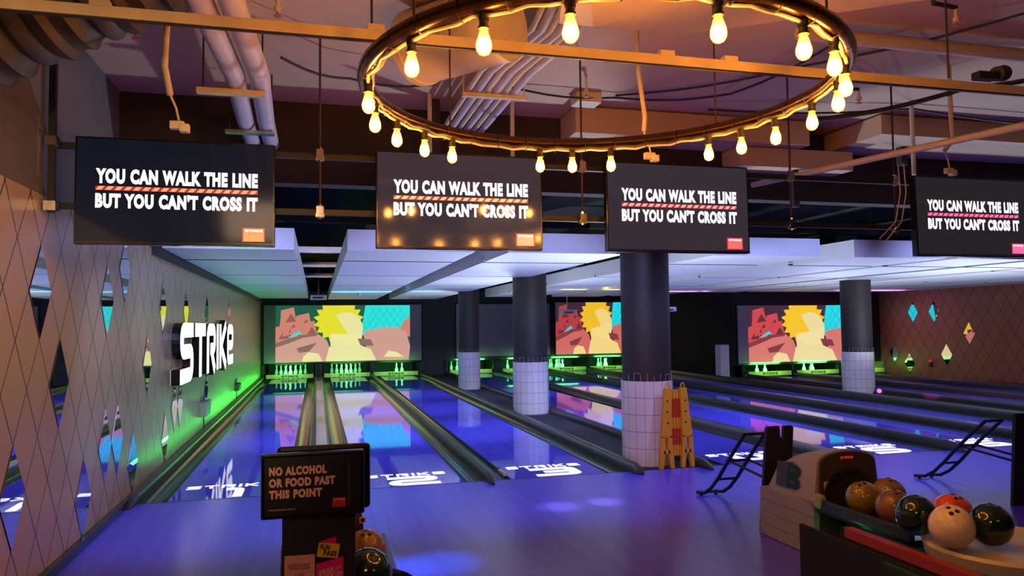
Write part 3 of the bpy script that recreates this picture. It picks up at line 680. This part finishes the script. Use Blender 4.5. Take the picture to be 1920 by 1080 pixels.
for p, l in (([(2.34, -.9, 2.96), (2.34, -.9, ZC)], 'left of the conduit bundle'), ([(3.12, -.9, 2.9), (3.12, -.9, ZC)], 'right of the conduit bundle'), ([(6.9, -1.7, 3.0), (6.9, -1.7, ZC)], 'right of the hoop')):
    single('drop_pipe', MB().tube(p, .02, 8), 'duct', 'thin cream vertical drop pipe '+l, 'pipe', 'thin vertical pipes', smooth=True)
single('diagonal_pipe', MB().tube([(5.3, -1.45, 2.89), (5.89, -3.68, 2.89), (6.05, -4.3, 2.89)], .026, 10), 'duct', 'pale pipe slanting up to the right above the third and rightmost monitors', 'pipe', smooth=True)
single('sprinkler_pipe', MB().tube([(4.6, -3.15, 3.62), (8.5, -3.15, 3.62)], .05, 12), 'duct', 'fat cream pipe on the ceiling right of the hoop', 'pipe', smooth=True)
def sprinkler(x, y, l, arm=None):
    t = thing('sprinkler', (x, y, 3.5), l, 'sprinkler', 'fire sprinklers on the ceiling')
    z = 3.56
    MB().lathe([(.022, 0), (.022, .03), (.012, .035), (.012, ZC-z if not arm else .1)], (x, y, z), 12).build('stem', 'duct', t, smooth=True)
    MB().lathe([(.026, 0), (.026, .004), (.008, .006), (.008, .03)], (x, y, z-.03), 12).build('deflector', 'sprink', t)
    if arm: MB().tube([(x, y, z+.1), (x+arm[0], y+arm[1], z+.1), (x+arm[0], y+arm[1], ZC)], .016, 8).build('arm', 'cable', t)
sprinkler(.18, -2.25, 'red tipped sprinkler on a dark arm at upper left', (-.38, -.05))
sprinkler(1.107, -2.84, 'round cream sprinkler left of the hoop above the track')
sprinkler(3.56, -1.71, 'small sprinkler in the middle of the ceiling inside the hoop')
sprinkler(6.0, -2.06, 'red tipped sprinkler just right of the hoop', (-.3, .05))
sprinkler(5.42, -3.67, 'red tipped sprinkler at top right beside the fat cream pipe', (-.2, -.02))
for n, (p, l) in enumerate((([(3.0, -1.35, 3.69), (4.0, -1.3, 3.68), (5.0, -1.6, 3.69), (5.1, -3.0, 3.69)], 'dark cable bent across the ceiling inside the hoop'), ([(1.1, -2.2, 3.5), (1.6, -1.7, 3.55), (2.3, -1.5, 3.62)], 'dark cable sagging from the pipe hanger to the conduits'), ([(4.0, -1.3, 3.7), (5.2, -2.4, 3.69), (6.2, -4.0, 3.7)], 'dark cable slanting over the right half of the hoop'), ([(5.0, -1.2, 3.66), (7.0, -1.6, 3.68), (9.5, -1.5, 3.66)], 'dark cable running along the ceiling at right'), ([(5.6, -1.9, 3.4), (6.5, -2.7, 3.5), (7.4, -3.1, 3.66)], 'dark conduit slanting to the upper right corner'))):
    pp = []
    P_ = [Vector(q) for q in p]
    for i in range(len(P_)-1):
        for j in range(6): u = j/6; pp.append(P_[i].lerp(P_[i+1], u)-Vector((0, 0, .04*math.sin(u*PI))))
    pp.append(P_[-1])
    single('ceiling_cable', MB().tube(pp, .010 if n < 4 else .022, 6), 'cable', l, 'cable', 'cables under the ceiling', smooth=True)
def dropcable(pts, r_, l, plug):
    t = thing('hanging_cable', pts[-1], l, 'hanging cable', 'cables dangling from the ceiling')
    MB().tube(pts, r_, 10).build('sleeve', 'cablewhite', t, smooth=True)
    x, y, z = pts[-1]; e = Vector(pts[-1])
    MB().tube([e, e+Vector((.03, 0, -.07)), e+Vector((.045, 0, -.14))], .006, 6).build('lead', 'cablewhite', t)
    MB().box(x+.0, x+.075, y-.02, y+.02, z-.19, z-.145).box(x+.05, x+.10, y-.025, y+.025, z-.205, z-.16).build('plug', plug, t, bevel=.005)
dropcable([(.56, -3.2, ZC), (.545, -3.2, 3.3), (.535, -3.2, 3.05), (.565, -3.2, 2.89)], .017, 'white sleeved cable with plug dangling above the leftmost monitor', 'cablewhite')
dropcable([(3.44, -3.0, ZC), (3.45, -3.0, 3.3), (3.49, -3.0, 3.0), (3.48, -3.0, 2.9)], .016, 'white sleeved cable with plug dangling in the middle of the hoop', 'cablewhite')
dropcable([(6.44, -2.6, ZC), (6.44, -2.6, 3.3), (6.45, -2.6, 3.1), (6.36, -2.6, 3.0)], .018, 'white sleeved cable with plug dangling above the rightmost monitor', 'cablewhite')
for x, l in ((6.32, 'left'), (6.38, 'right')):
    single('loose_wire', MB().tube([(x-.06, -2.20, 2.98), (x-.12, -2.28, 2.7), (x-.17, -2.27, 2.45), (x-.34, -2.27, 2.30 if l == 'left' else 2.28)], .005, 6), 'cablewhite', '%s of two loose white wires hanging beside the rightmost monitor' % l, 'wire', 'loose wires by the monitor')
f = MB(); pr = []
for i in range(41): pr.append((.25+.02*math.sin(i*1.9)+.012*math.sin(i*.7), i*.035))
single('flexible_duct', f.lathe(pr, (-.30, -3.42, 3.06), 24, axis=Vector((.85, -.16, .38))), 'flex', 'crumpled foil flexible duct at the top left corner', 'duct', smooth=True)
single('ceiling_junction_box', MB().box(3.62, 3.86, -1.32, -1.12, 3.62, ZC-.002), 'duct', 'cream junction box on the ceiling in front of the beam', 'box', bevel=.01)
single('equipment_box', MB().box(9.2, 9.6, 2.35, 2.75, 2.745, 3.0), 'plenum', 'dark equipment box on the baffles left of the rightmost monitor', 'box')

# ------------------------------------------------------------------ left wall: mirrors, sign, boxes
def snap(y, z, y0, z0):
    best = None
    for k in range(-8, 9):
        for n in range(-60, 60):
            c = (y0+.194*(n*2+1)+(.194 if k % 2 else 0), z0+.302*k); d = (c[0]-y)**2+(c[1]-z)**2
            if best is None or d < best[0]: best = (d, c)
    return best[1]
def diamond(x, y, z, s, label, grp, zmin=.0):
    h, w_ = .302-.006, .194-.004
    p = [(y-w_, z), (y, z-h), (y+w_, z), (y, z+h)]
    if z-h < zmin:
        k = (z-zmin)/h; p = [(y-w_, z), (y-w_*(1-k), zmin), (y+w_*(1-k), zmin), (y+w_, z), (y, z+h)]
    P = [(x, a, b) for a, b in p]
    o = MB().prism(P, (s*.004, 0, 0)).build('mirror_tile', 'mirror'); tag(o, label, 'mirror', grp)
ML = [(-2.37, 1.846, 'large mirror diamond nearest the upper left corner of the photo'), (-.79, 1.854, 'mirror diamond right of and below the leftmost monitor corner, upper row'), (-.04, 2.25, 'mirror diamond high on the left wall near the black ceiling trim'), (1.52, 1.9, 'mirror diamond above the start of the white letters'), (.9, 1.35, 'mirror diamond left of the first white letter'), (3.0, 1.85, 'mirror diamond above the letter T of the white sign'), (5.3, 1.85, 'mirror diamond above the middle of the white sign'), (8.1, 1.85, 'mirror diamond above the last white letter'),
      (-2.05, 1.25, 'mirror diamond at half height below the largest upper one'), (-2.63, .65, 'mirror diamond low at the left edge of the photo'), (-1.45, .3, 'mirror diamond low, cut by the baseboard near the floor'), (-.75, .65, 'left one of a pair of low mirror diamonds'), (-.30, .65, 'right one of a pair of low mirror diamonds'), (.2, .35, 'small low mirror diamond before the divider rail'), (1.75, .3, 'low mirror diamond halfway along the divider rail'), (2.4, .65, 'left one of the low pair under the first white letter'), (2.85, .65, 'right one of the low pair under the first white letter'), (5.2, .65, 'low mirror diamond under the middle of the white sign')]
for y, z, l in ML:
    c = snap(y, z, -2.65, .945); diamond(XL+.001, c[0], c[1], 1, l, 'mirror diamonds on the left wall', .075)
MR = [(10.7, 1.84, 'mirror diamond nearest the screen, upper row of right wall'), (9.9, 1.84, 'second mirror diamond in the upper row of right wall'), (8.72, 1.2, 'mirror diamond at mid height of the right wall'), (9.55, .65, 'green shining mirror diamond low on the right wall'), (11.6, .65, 'mirror diamond low on right wall next to the far pillar'), (10.75, .3, 'lowest mirror diamond on right wall at the lane edge'), (6.9, 1.84, 'dark mirror diamond on right wall at the photo edge')]
for y, z, l in MR:
    c = snap(y, z, 10.506, 1.84); diamond(XR-.001, c[0], c[1], -1, l, 'mirror diamonds on the right wall', .05)
t = thing('letter_sign', (-.29, 5.0, .93), 'big lit white block letter sign standing off the left diamond wall', 'sign')
SY0, SL, SZ, SH = 2.12, 5.86, .93, .75
tot = sum(GL[c][1] for c in 'STRIKE')+.13*5; xo = 0
for ch in 'STRIKE':
    wd = GL[ch][1]; g = strokes(ch, .25)
    # strokes() normalises by its own width
    u0, u1 = xo/tot, (xo+wd)/tot
    MB().raised(g, lambda u, v: (-.243, SY0+SL*(u0+u*(u1-u0)), SZ+SH*v), lambda u, v: (XL+.006, SY0+SL*(u0+u*(u1-u0)), SZ+SH*v), 0, 1).build('letter', ['signface', 'blackgloss'], t, recalc=False)
    xo += wd+.13
for y0, y1, z0, z1, l, m in ((4.45, 5.7, .28, .50, 'brown wall box with cable under the white letter sign', 'greyshell'), (9.3, 10.4, .27, .42, 'grey wall box near the green lit end of left wall', 'darkshell')):
    t = thing('wall_box', (XL+.05, (y0+y1)/2, z0), l, 'wall box', 'boxes on the left wall')
    MB().box(XL, XL+.09, y0, y0+.55, z0, z1).build('box', m, t, bevel=.004)
    MB().tube([(XL+.012, y0+.3, z1), (XL+.012, y0+.3, z1+.06), (XL+.012, y0+.45, z1+.08)], .008, 6).build('cable', 'cable', t)
    MB().tube([(XL+.012, y0+.35, z0), (XL+.012, y0+.36, .09)], .008, 6).build('cable', 'cable', t)
t = thing('fire_point', (XR-.03, 10.1, .3), 'small black box with red lamp on the right wall', 'alarm')
MB().box(XR-.05, XR, 10.05, 10.15, .26, .40).build('box', 'black', t); MB().sphere((XR-.03, 10.1, .43), .04, 12).build('lamp', 'red', t)
t = thing('floor_spotlight', (12.35, 5.2, .0), 'purple glowing floor spotlight at the foot of the far pillar', 'spotlight')
MB().box(12.25, 12.45, 5.15, 5.3, -.004, .05).build('base', 'black', t)
MB().lathe([(.07, -.1), (.085, .02), (.085, .1)], (12.35, 5.2, .17), 16, axis=Vector((-.5, -.8, .2))).build('lamp_head', 'black', t, smooth=True)
K['purple'] = emit('purple_led', (235, 90, 255), 1.0)
MB().lathe([(.045, .1), (.045, .104)], (12.35, 5.2, .17), 16, axis=Vector((-.5, -.8, .2))).build('lens', 'purple', t)
MB().tube([(12.25, 5.22, .05), (12.25, 5.22, .17)], .012, 6).tube([(12.45, 5.22, .05), (12.45, 5.22, .17)], .012, 6).build('bracket', 'black', t)
single('white_plinth', MB().box(12.72, 13.0, 11.9, 12.2, -.004, .95), 'white', 'white plinth against the dark wall left of the brightest screen', 'plinth')

# ------------------------------------------------------------------ yellow folded barrier
t = thing('folding_barrier', (5.21, .06, 0), 'yellow folded plastic barrier with red bands leaning by the nearest tiled pillar', 'barrier')
def frame(x0, x1, y0, dx):
    xm = (x0+x1)/2; w0 = (x1-x0)/2
    out = [(x0-.02, 0), (x0+.02, 0), (xm-.03, .17), (xm+.03, .17), (x1-.02, 0), (x1+.02, 0), (xm+.062, .36), (xm+.045+dx, .88), (xm-.045+dx, .88), (xm-.062, .36)]
    m = MB(); 
    # two legs, then the tapering mast with its hollow window
    m.prism([(a, y0, b) for a, b in ((x0-.02, 0), (x0+.025, 0), (xm-.015, .20), (xm-.015, .34), (xm-.062, .36))], (0, .045, 0))
    m.prism([(a, y0, b) for a, b in ((x1-.025, 0), (x1+.02, 0), (xm+.062, .36), (xm+.015, .34), (xm+.015, .20))], (0, .045, 0))
    m.prism([(a, y0, b) for a, b in ((xm-.04, .16), (xm+.04, .16), (xm+.035, .20), (xm-.035, .20))], (0, .045, 0))
    m.prism([(a, y0, b) for a, b in ((xm-.062, .34), (xm+.062, .34), (xm+.04+dx, .88), (xm-.04+dx, .88))], (0, .045, 0))
    m.tube([(xm+dx+.022*math.cos(a), y0+.022, .885+.05*math.sin(a)) for a in [PI*i/10 for i in range(11)]], .008, 6)
    for zz in (.5, .62, .74): m.lathe([(.012, 0), (.012, .002)], (xm+dx*.5, y0-.0005, zz), 10, 1, axis=Vector((0, -1, 0)))
    return m
frame(5.02, 5.16, .02, .03).build('end_frame', ['yellow', 'darkshell'], t, bevel=.004)
frame(5.29, 5.41, .03, -.04).build('end_frame', ['yellow', 'darkshell'], t, bevel=.004)
for i in range(5):
    x = 5.135+i*.032
    MB().box(x, x+.025, .06, .10, .13, .86, 0).box(x-.0005, x+.0255, .0595, .1005, .55, .76, 1).box(x-.0005, x+.0255, .0595, .1005, .25, .43, 1).build('slat', ['yellow', 'redpaint'], t)
MB().tube([(5.11, .08, .80), (5.33, .08, .80)], .008, 6).tube([(5.11, .08, .2), (5.33, .08, .2)], .008, 6).build('pivot_rod', 'yellow', t)

# ------------------------------------------------------------------ ball ramps
def ramp(dx, label):
    t = thing('ball_ramp', (4.87+dx, -2.0, 0), label, 'ball ramp', 'black tubular ball ramps on the approach')
    X_ = lambda p: [(a+dx, b, c) for a, b, c in p]
    pan = [(4.68, 0), (4.93, 0), (4.99, .77), (4.975, .785), (4.905, .785), (4.90, .70), (4.885, .68), (4.87, .70), (4.865, .785), (4.765, .785), (4.75, .77)]
    MB().prism(X_([(a, -2.40, b) for a, b in pan]), (0, .03, 0)).build('back_panel', 'black', t)
    for s, n in ((0, 0), (.19, 1)):
        raw = [(4.74, -2.1, .685), (4.77, -1.9, .53), (4.795, -1.70, .36), (4.80, -1.56, .22), (4.795, -1.44, .11), (4.79, -1.33, .045), (4.785, -1.20, .025)]
        MB().tube(X_([(a+s, b, c) for a, b, c in raw]), .016, 8).build('rail', 'black', t, smooth=True)
    for a, b, c in ((4.74, -2.1, .685), (4.79, -1.76, .41), (4.80, -1.55, .21), (4.785, -1.22, .025)): MB().tube(X_([(a, b, c), (a+.19, b, c)]), .012, 8).build('cross_bar', 'black', t, smooth=True)
    for s in (0, .19): MB().tube(X_([(4.79+s, -1.76, .41), (4.79+s, -2.37, .36)]), .011, 8).build('brace', 'black', t, smooth=True)
    for s in (.02, .17): MB().lathe([(.012, -.012), (.012, .012)], (4.785+s+dx, -1.24, .0125), 10, axis=Vector((1, 0, 0))).build('foot', 'rubber', t)
ramp(0, 'black tube ball ramp with notched board behind the grey ball return')
ramp(2.45, 'black tube ball ramp cut by the right edge of the photo')

# ------------------------------------------------------------------ ball returns
def ball_return(dx, label, shell='greyshell', face='darkshell', disp=True, k_=1.0, rl=-.31, rr=.31, tray=(4.85, -4.40, .40, .38), tm='offwhite'):
    t = thing('ball_return', (4.91+dx, -3.3, 0), label, 'ball return', 'ball returns')
    xc = 4.91+dx; sec = []
    def ring(y, hw, ht, top, zb):
        hw *= k_; ht *= k_   # half width bottom/top, crown height
        p = [(xc-hw, zb), (xc-ht, top-.06)]
        for i in range(1, 8): a = PI-PI*i/8; p.append((xc+ht*math.cos(a)*.98, top-.06+.07*math.sin(a)))
        p += [(xc+ht, top-.06), (xc+hw, zb)]; return [(a, y, b) for a, b in p]
    secs = [ring(-3.1, .27, .235, .70, .36), ring(-2.95, .27, .235, .685, .36), ring(-2.75, .265, .225, .63, .34), ring(-2.58, .26, .21, .55, .32), ring(-2.5, .25, .19, .47, .31)]
    m = MB(); n = len(secs[0]); m.add([p for s_ in secs for p in s_], [(i*n+j, i*n+(j+1) % n, (i+1)*n+(j+1) % n, (i+1)*n+j) for i in range(len(secs)-1) for j in range(n)]+[tuple(range(n)), tuple(range((len(secs)-1)*n, len(secs)*n))])
    m.build('hood', shell, t, smooth=True)
    b = MB()
    for k in range(4):
        z0, z1 = .005+k*.0875, .005+(k+1)*.0875; g = .022*(3-k)/3
        b.box(xc-(.285+g*.4)*k_, xc+(.285+g*.4)*k_, -3.115, -2.5+.02, z0, z1-.004)
        b.box(xc-.275*k_, xc+.275*k_, -3.105, -2.49, z1-.004, z1)
    b.build('base_shroud', shell, t)
    MB().box(xc-.27*k_, xc+.27*k_, -3.09, -2.5, 0, .005).build('base_plinth', 'rubber', t)
    fr = MB().prism([(a, -3.101, c) for a, y, c in ring(0, .25, .22, .69, .10)], (0, -.016, 0)); fr.build('front_face', face, t)
    MB().lathe([(.20, 0), (.20, .008), (.17, .0085), (.165, -.006)], (xc-.005, -3.118, .39), 36, axis=Vector((0, -1, 0))).build('ball_opening', 'rubber', t)
    if disp:
        MB().flat(strokes('STRIKE', .3, .2), lambda u, v: (xc-.06+u*.10, -3.1185, .652+v*.016)).build('display', 'red', t)
        MB().box(xc-.20, xc-.165, -3.12, -3.1175, .455, .505).build('sticker', 'offwhite', t)
        # big inset letter on the side facing the approach: mark with two dark lobes
        m = MB(); xs = xc-.262
        def sd(u, v, d=0):  # u along +Y from the front, v height, follows the side slope
            return (xc-.27+(v-.36)*.125-.004-d, -3.02+u, v)
        m.add([sd(.16, .41), sd(.36, .40), sd(.36, .575), sd(.16, .595)], [(0, 1, 2, 3)], 0)
        for zc_, hh in ((.455, .045), (.54, .04)):
            pts = [(.13, zc_-hh), (.23, zc_-hh), (.23, zc_+hh), (.13, zc_+hh)]+[(.13+.045*math.cos(a), zc_+hh*math.sin(a)) for a in [PI/2+PI*i/8 for i in range(1, 8)]]
            pts = [(.23, zc_-hh), (.23, zc_+hh)]+[(.14+.06*math.cos(a), zc_+hh*math.sin(a)) for a in [PI/2+PI*i/10 for i in range(0, 11)]]
            m.add([sd(u, v, .003) for u, v in pts], [tuple(range(len(pts)))], 1)
            m.add([sd(.14+u*.4, zc_+v*.35, .005) for u, v in ((.15, -.03), (.15, .03), (-.03, .03), (-.03, -.03))], [(0, 1, 2, 3)], 0)
        m.build('side_badge', ['darkshell', 'blackgloss'], t)
        MB().lathe([(.03, 0), (.05, .01), (.05, .05), (.03, .06)], (xc-.31, -3.17, .40), 14, axis=Vector((0, -1, 0))).build('rail_bracket', 'greyshell', t, smooth=True)
    MB().box(xc+rl+.03, xc+rr-.03, -4.0, -3.122, .31, .352).build('rack_bed', 'blackgloss', t, bevel=.008)
    for sx in (rl, rr-.035): MB().box(xc+sx, xc+sx+.035, -4.0, -3.16, .34, .415).build('side_rail', 'cap', t, bevel=.01)
    tx, ty, tw, th = tray
    tr = MB(); k = 24; r0 = .50
    pr = [(.44, .0), (.46, .03), (.47, .06), (.44, .06), (.40, .035)]
    ring_ = lambda s, z: [(tx+s*tw*math.cos(2*PI*i/k), ty+s*th*math.sin(2*PI*i/k), z) for i in range(k)]
    L_ = [ring_(.85, .33), ring_(1.0, .36), ring_(1.04, .42), ring_(1.0, .435), ring_(.93, .425), ring_(.4, .415)]
    tr.add([p for q in L_ for p in q], [(a*k+j, a*k+(j+1) % k, (a+1)*k+(j+1) % k, (a+1)*k+j) for a in range(5) for j in range(k)]+[tuple(range(k)), tuple(range(5*k, 6*k))])
    tr.build('ball_tray', tm, t, smooth=True)
    MB().lathe([(.14, 0), (.11, .1), (.11, .345)], (tx, ty, 0), 20).box(xc+(rl+rr)/2-.1, xc+(rl+rr)/2+.1, -3.95, -3.2, 0, .305).build('pedestal', 'darkshell', t)
    return t
ball_return(0, 'grey hooded ball return with dark round mouth and mixed balls, lower right')
ball_return(-3.52, 'dark hooded ball return mostly hidden behind the notice stand', 'darkshell', 'darkshell', False, .84, -.13, .34, (1.56, -4.08, .23, .26), 'blackgloss')
single('return_screen', MB().prism([(4.345, -3.78, 0), (4.345, -5.4, 0), (4.345, -5.4, .41), (4.345, -3.80, .41)], (-.05, 0, 0), 0).box(4.29, 4.35, -5.4, -3.84, .3605, .4135, 1).box(4.27, 4.295, -5.39, -3.45, 0, .34, 0), ['rubber', 'orange'], 'dark low panel with orange top band in front of the ball tray', 'panel')
def ball(x, y, z, name, m, label, holes=None):
    t = thing('bowling_ball', (x, y, z-.108), label, 'bowling ball', 'balls on the ball returns')
    MB().sphere((x, y, z), .108, 36).build('shell', m, t, smooth=True)
    h = MB(); d0 = Vector(holes or (0, -.35, 1)).normalized(); a = d0.cross(Vector((1, 0, 0))).normalized(); b = d0.cross(a)
    for s, q in ((.25, 0), (-.12, .16), (-.12, -.16)):
        d = (d0+a*s+b*q).normalized(); h.lathe([(.012, .1065), (.012, .1084)], (x, y, z), 12, axis=d)
    h.build('finger_holes', 'rubber', t)
K['bolive'] = mat('ball_olive', (128, 108, 34), .12, var=.35, scale=(9, 9, 9), coat=.5)
K['bgreen'] = mat('ball_dark_green', (14, 44, 34), .1, var=.5, scale=(9, 9, 9), coat=.5)
K['borange'] = mat('ball_orange', (214, 84, 16), .12, var=.4, scale=(8, 8, 8), coat=.5)
K['bwhite'] = mat('ball_white', (226, 206, 176), .22, var=.12, scale=(40, 40, 40), coat=.3)
K['btan'] = mat('ball_brown', (128, 92, 58), .2, var=.3, scale=(8, 8, 8), coat=.3)
K['bblack'] = mat('ball_black', (16, 16, 18), .1, coat=.5)
ball(4.755, -3.44, .462, 'o', 'bolive', 'olive gold ball nearest the dark mouth of the ball return', (-.3, -.2, 1))
ball(4.985, -3.40, .462, 'o', 'bolive', 'olive gold ball behind the first one, right of the mouth')
ball(4.76, -3.70, .462, 't', 'btan', 'brown ball between the olive balls and the dark green one')
ball(4.50, -4.155, .545, 'g', 'bgreen', 'dark green ball left of the white ball on the tray')
ball(4.495, -4.395, .545, 'w', 'bwhite', 'speckled white ball with finger holes at front of the tray', (-.35, -.45, 1))
ball(4.737, -4.16, .535, 'o', 'borange', 'orange ball behind the white ball on the tray')
ball(4.735, -4.40, .538, 'g', 'bgreen', 'dark green ball at the right end of the tray')
ball(1.585, -3.66, .465, 't', 'btan', 'brown ball on the left ball return beside the notice stand')
ball(1.555, -4.262, .545, 'g', 'bgreen', 'dark green ball at bottom edge beside the notice stand')
#ball(1.745, -3.93, .55, 'k', 'bblack', 'black ball at right of the brown ball by the notice stand')
light('AREA', (4.6, -4.42, .325), 1.6, (.05, 1, .2), (4.6, -4.42, 0), .7, .5)
light('POINT', (4.52, -3.45, .24), .3, (.05, 1, .2), size=.03)

# ------------------------------------------------------------------ notice stand
t = thing('notice_stand', (1.33, -4.47, 0), 'black notice stand reading no alcohol or food past this point', 'notice stand')
MB().box(1.215, 1.495, -4.50, -4.42, 0, .875).build('pedestal', 'black', t, bevel=.004)
MB().box(1.19, 1.56, -4.42, -4.39, .86, 1.125).build('back_board', 'blackgloss', t, bevel=.015)
s = MB().box(1.138, 1.528, -4.54, -4.50, .87, 1.118); s.build('sign_frame', 'blackgloss', t, bevel=.006)
K['paper'] = mat('cream_print', (214, 160, 140), .6, var=.03); K['signblack'] = mat('sign_black', (12, 11, 12), .4)
K['signred'] = mat('sign_red', (176, 26, 32), .5, var=.03); K['pink'] = mat('pink_print', (214, 24, 112), .5, var=.03); K['postyellow'] = mat('yellow_print', (222, 176, 40), .5, var=.03)
m = MB().add([(1.152, -4.5405, .884), (1.512, -4.5405, .884), (1.512, -4.5405, 1.104), (1.152, -4.5405, 1.104)], [(0, 1, 2, 3)], 0)
for s_, x1, z0 in (('NO ALCOHOL', 1.383, 1.035), ('OR FOOD PAST', 1.415, .991), ('THIS POINT', 1.365, .947)):
    m.flat(text(s_, .062), lambda u, v: (1.168+u*(x1-1.168), -4.5412, z0+v*.034), 1)
m.flat([[(0, 0), (1, 0), (1, 1), (0, 1)]], lambda u, v: (1.405+u*.05, -4.5412, .902+v*.036), 2)
m.flat(strokes('STRIKE', .3, .2), lambda u, v: (1.409+u*.042, -4.5416, .928+v*.006), 1)
m.flat(text('STRIKEBOWLING.COM.AU', .0), lambda u, v: (1.168+u*.098, -4.5412, .902+v*.007), 1)
m.flat([[(0, 0), (1, 0), (1, 1), (0, 1)]], lambda u, v: (1.466+u*.003, -4.5412, .905+v*.17), 3)
m.build('sign_face', ['signblack', 'paper', 'signred', 'steel'], t)
def poster(name, label, quad, m0, texts, m1='signblack', d=0):
    m = MB(); y = -4.5012-d
    m.add([(a, y, b) for a, b in quad]+[(a, y-.0015, b) for a, b in quad], [(0, 1, 2, 3), (4, 5, 6, 7), (0, 1, 5, 4), (1, 2, 6, 5), (2, 3, 7, 6), (3, 0, 4, 7)], 0)
    P = [Vector(q) for q in quad]
    def bl(u, v): a = P[0].lerp(P[1], u); b = P[3].lerp(P[2], u); c = a.lerp(b, v); return (c.x, y-.002, c.y)
    for s_, u0, u1, v0, v1 in texts: m.flat(text(s_, .04), lambda u, v: bl(u0+u*(u1-u0), v0+v*(v1-v0)), 1)
    return tag(m.build(name, [m0, m1]), label, 'flyer', 'flyers on the notice stand')
K['faint'] = mat('faint_print', (150, 92, 80), .6)
poster('flyer', 'cream flyer with faint writing low on the notice stand', [(1.224, .52), (1.338, .52), (1.338, .716), (1.224, .718)], 'paper', [('NEEDLESS', .14, .84, .72, .84), ('LAW', .36, .66, .52, .66)], 'faint')
poster('flyer', 'pink flyer showing a 900 dollar figure on the notice stand', [(1.343, .52), (1.45, .52), (1.447, .699), (1.342, .676)], 'pink', [('$900', .08, .64, .58, .84), ('OFF', .70, .9, .74, .82), ('ROOM', .70, .95, .58, .70)], 'paper')
poster('flyer', 'pink slip sticking out behind the yellow flyer', [(1.36, .70), (1.424, .70), (1.419, .778), (1.362, .765)], 'pink', [])
poster('flyer', 'yellow FUN PASS flyer in middle of the notice stand', [(1.345, .707), (1.425, .694), (1.435, .748), (1.354, .760)], 'postyellow', [('FUN', .1, .56, .5, .9), ('PASS', .3, .92, .12, .5)], 'signblack', .003)
single('warning_sticker', MB().box(1.585, 1.62, -3.1225, -3.119, .47, .505, 0).lathe([(.012, 0), (.012, .002)], (1.6025, -3.1225, .4875), 12, 1, axis=Vector((0, -1, 0))), ['paper', 'signblack'], 'small pale warning sticker on the dark hood beside the notice stand', 'sticker')
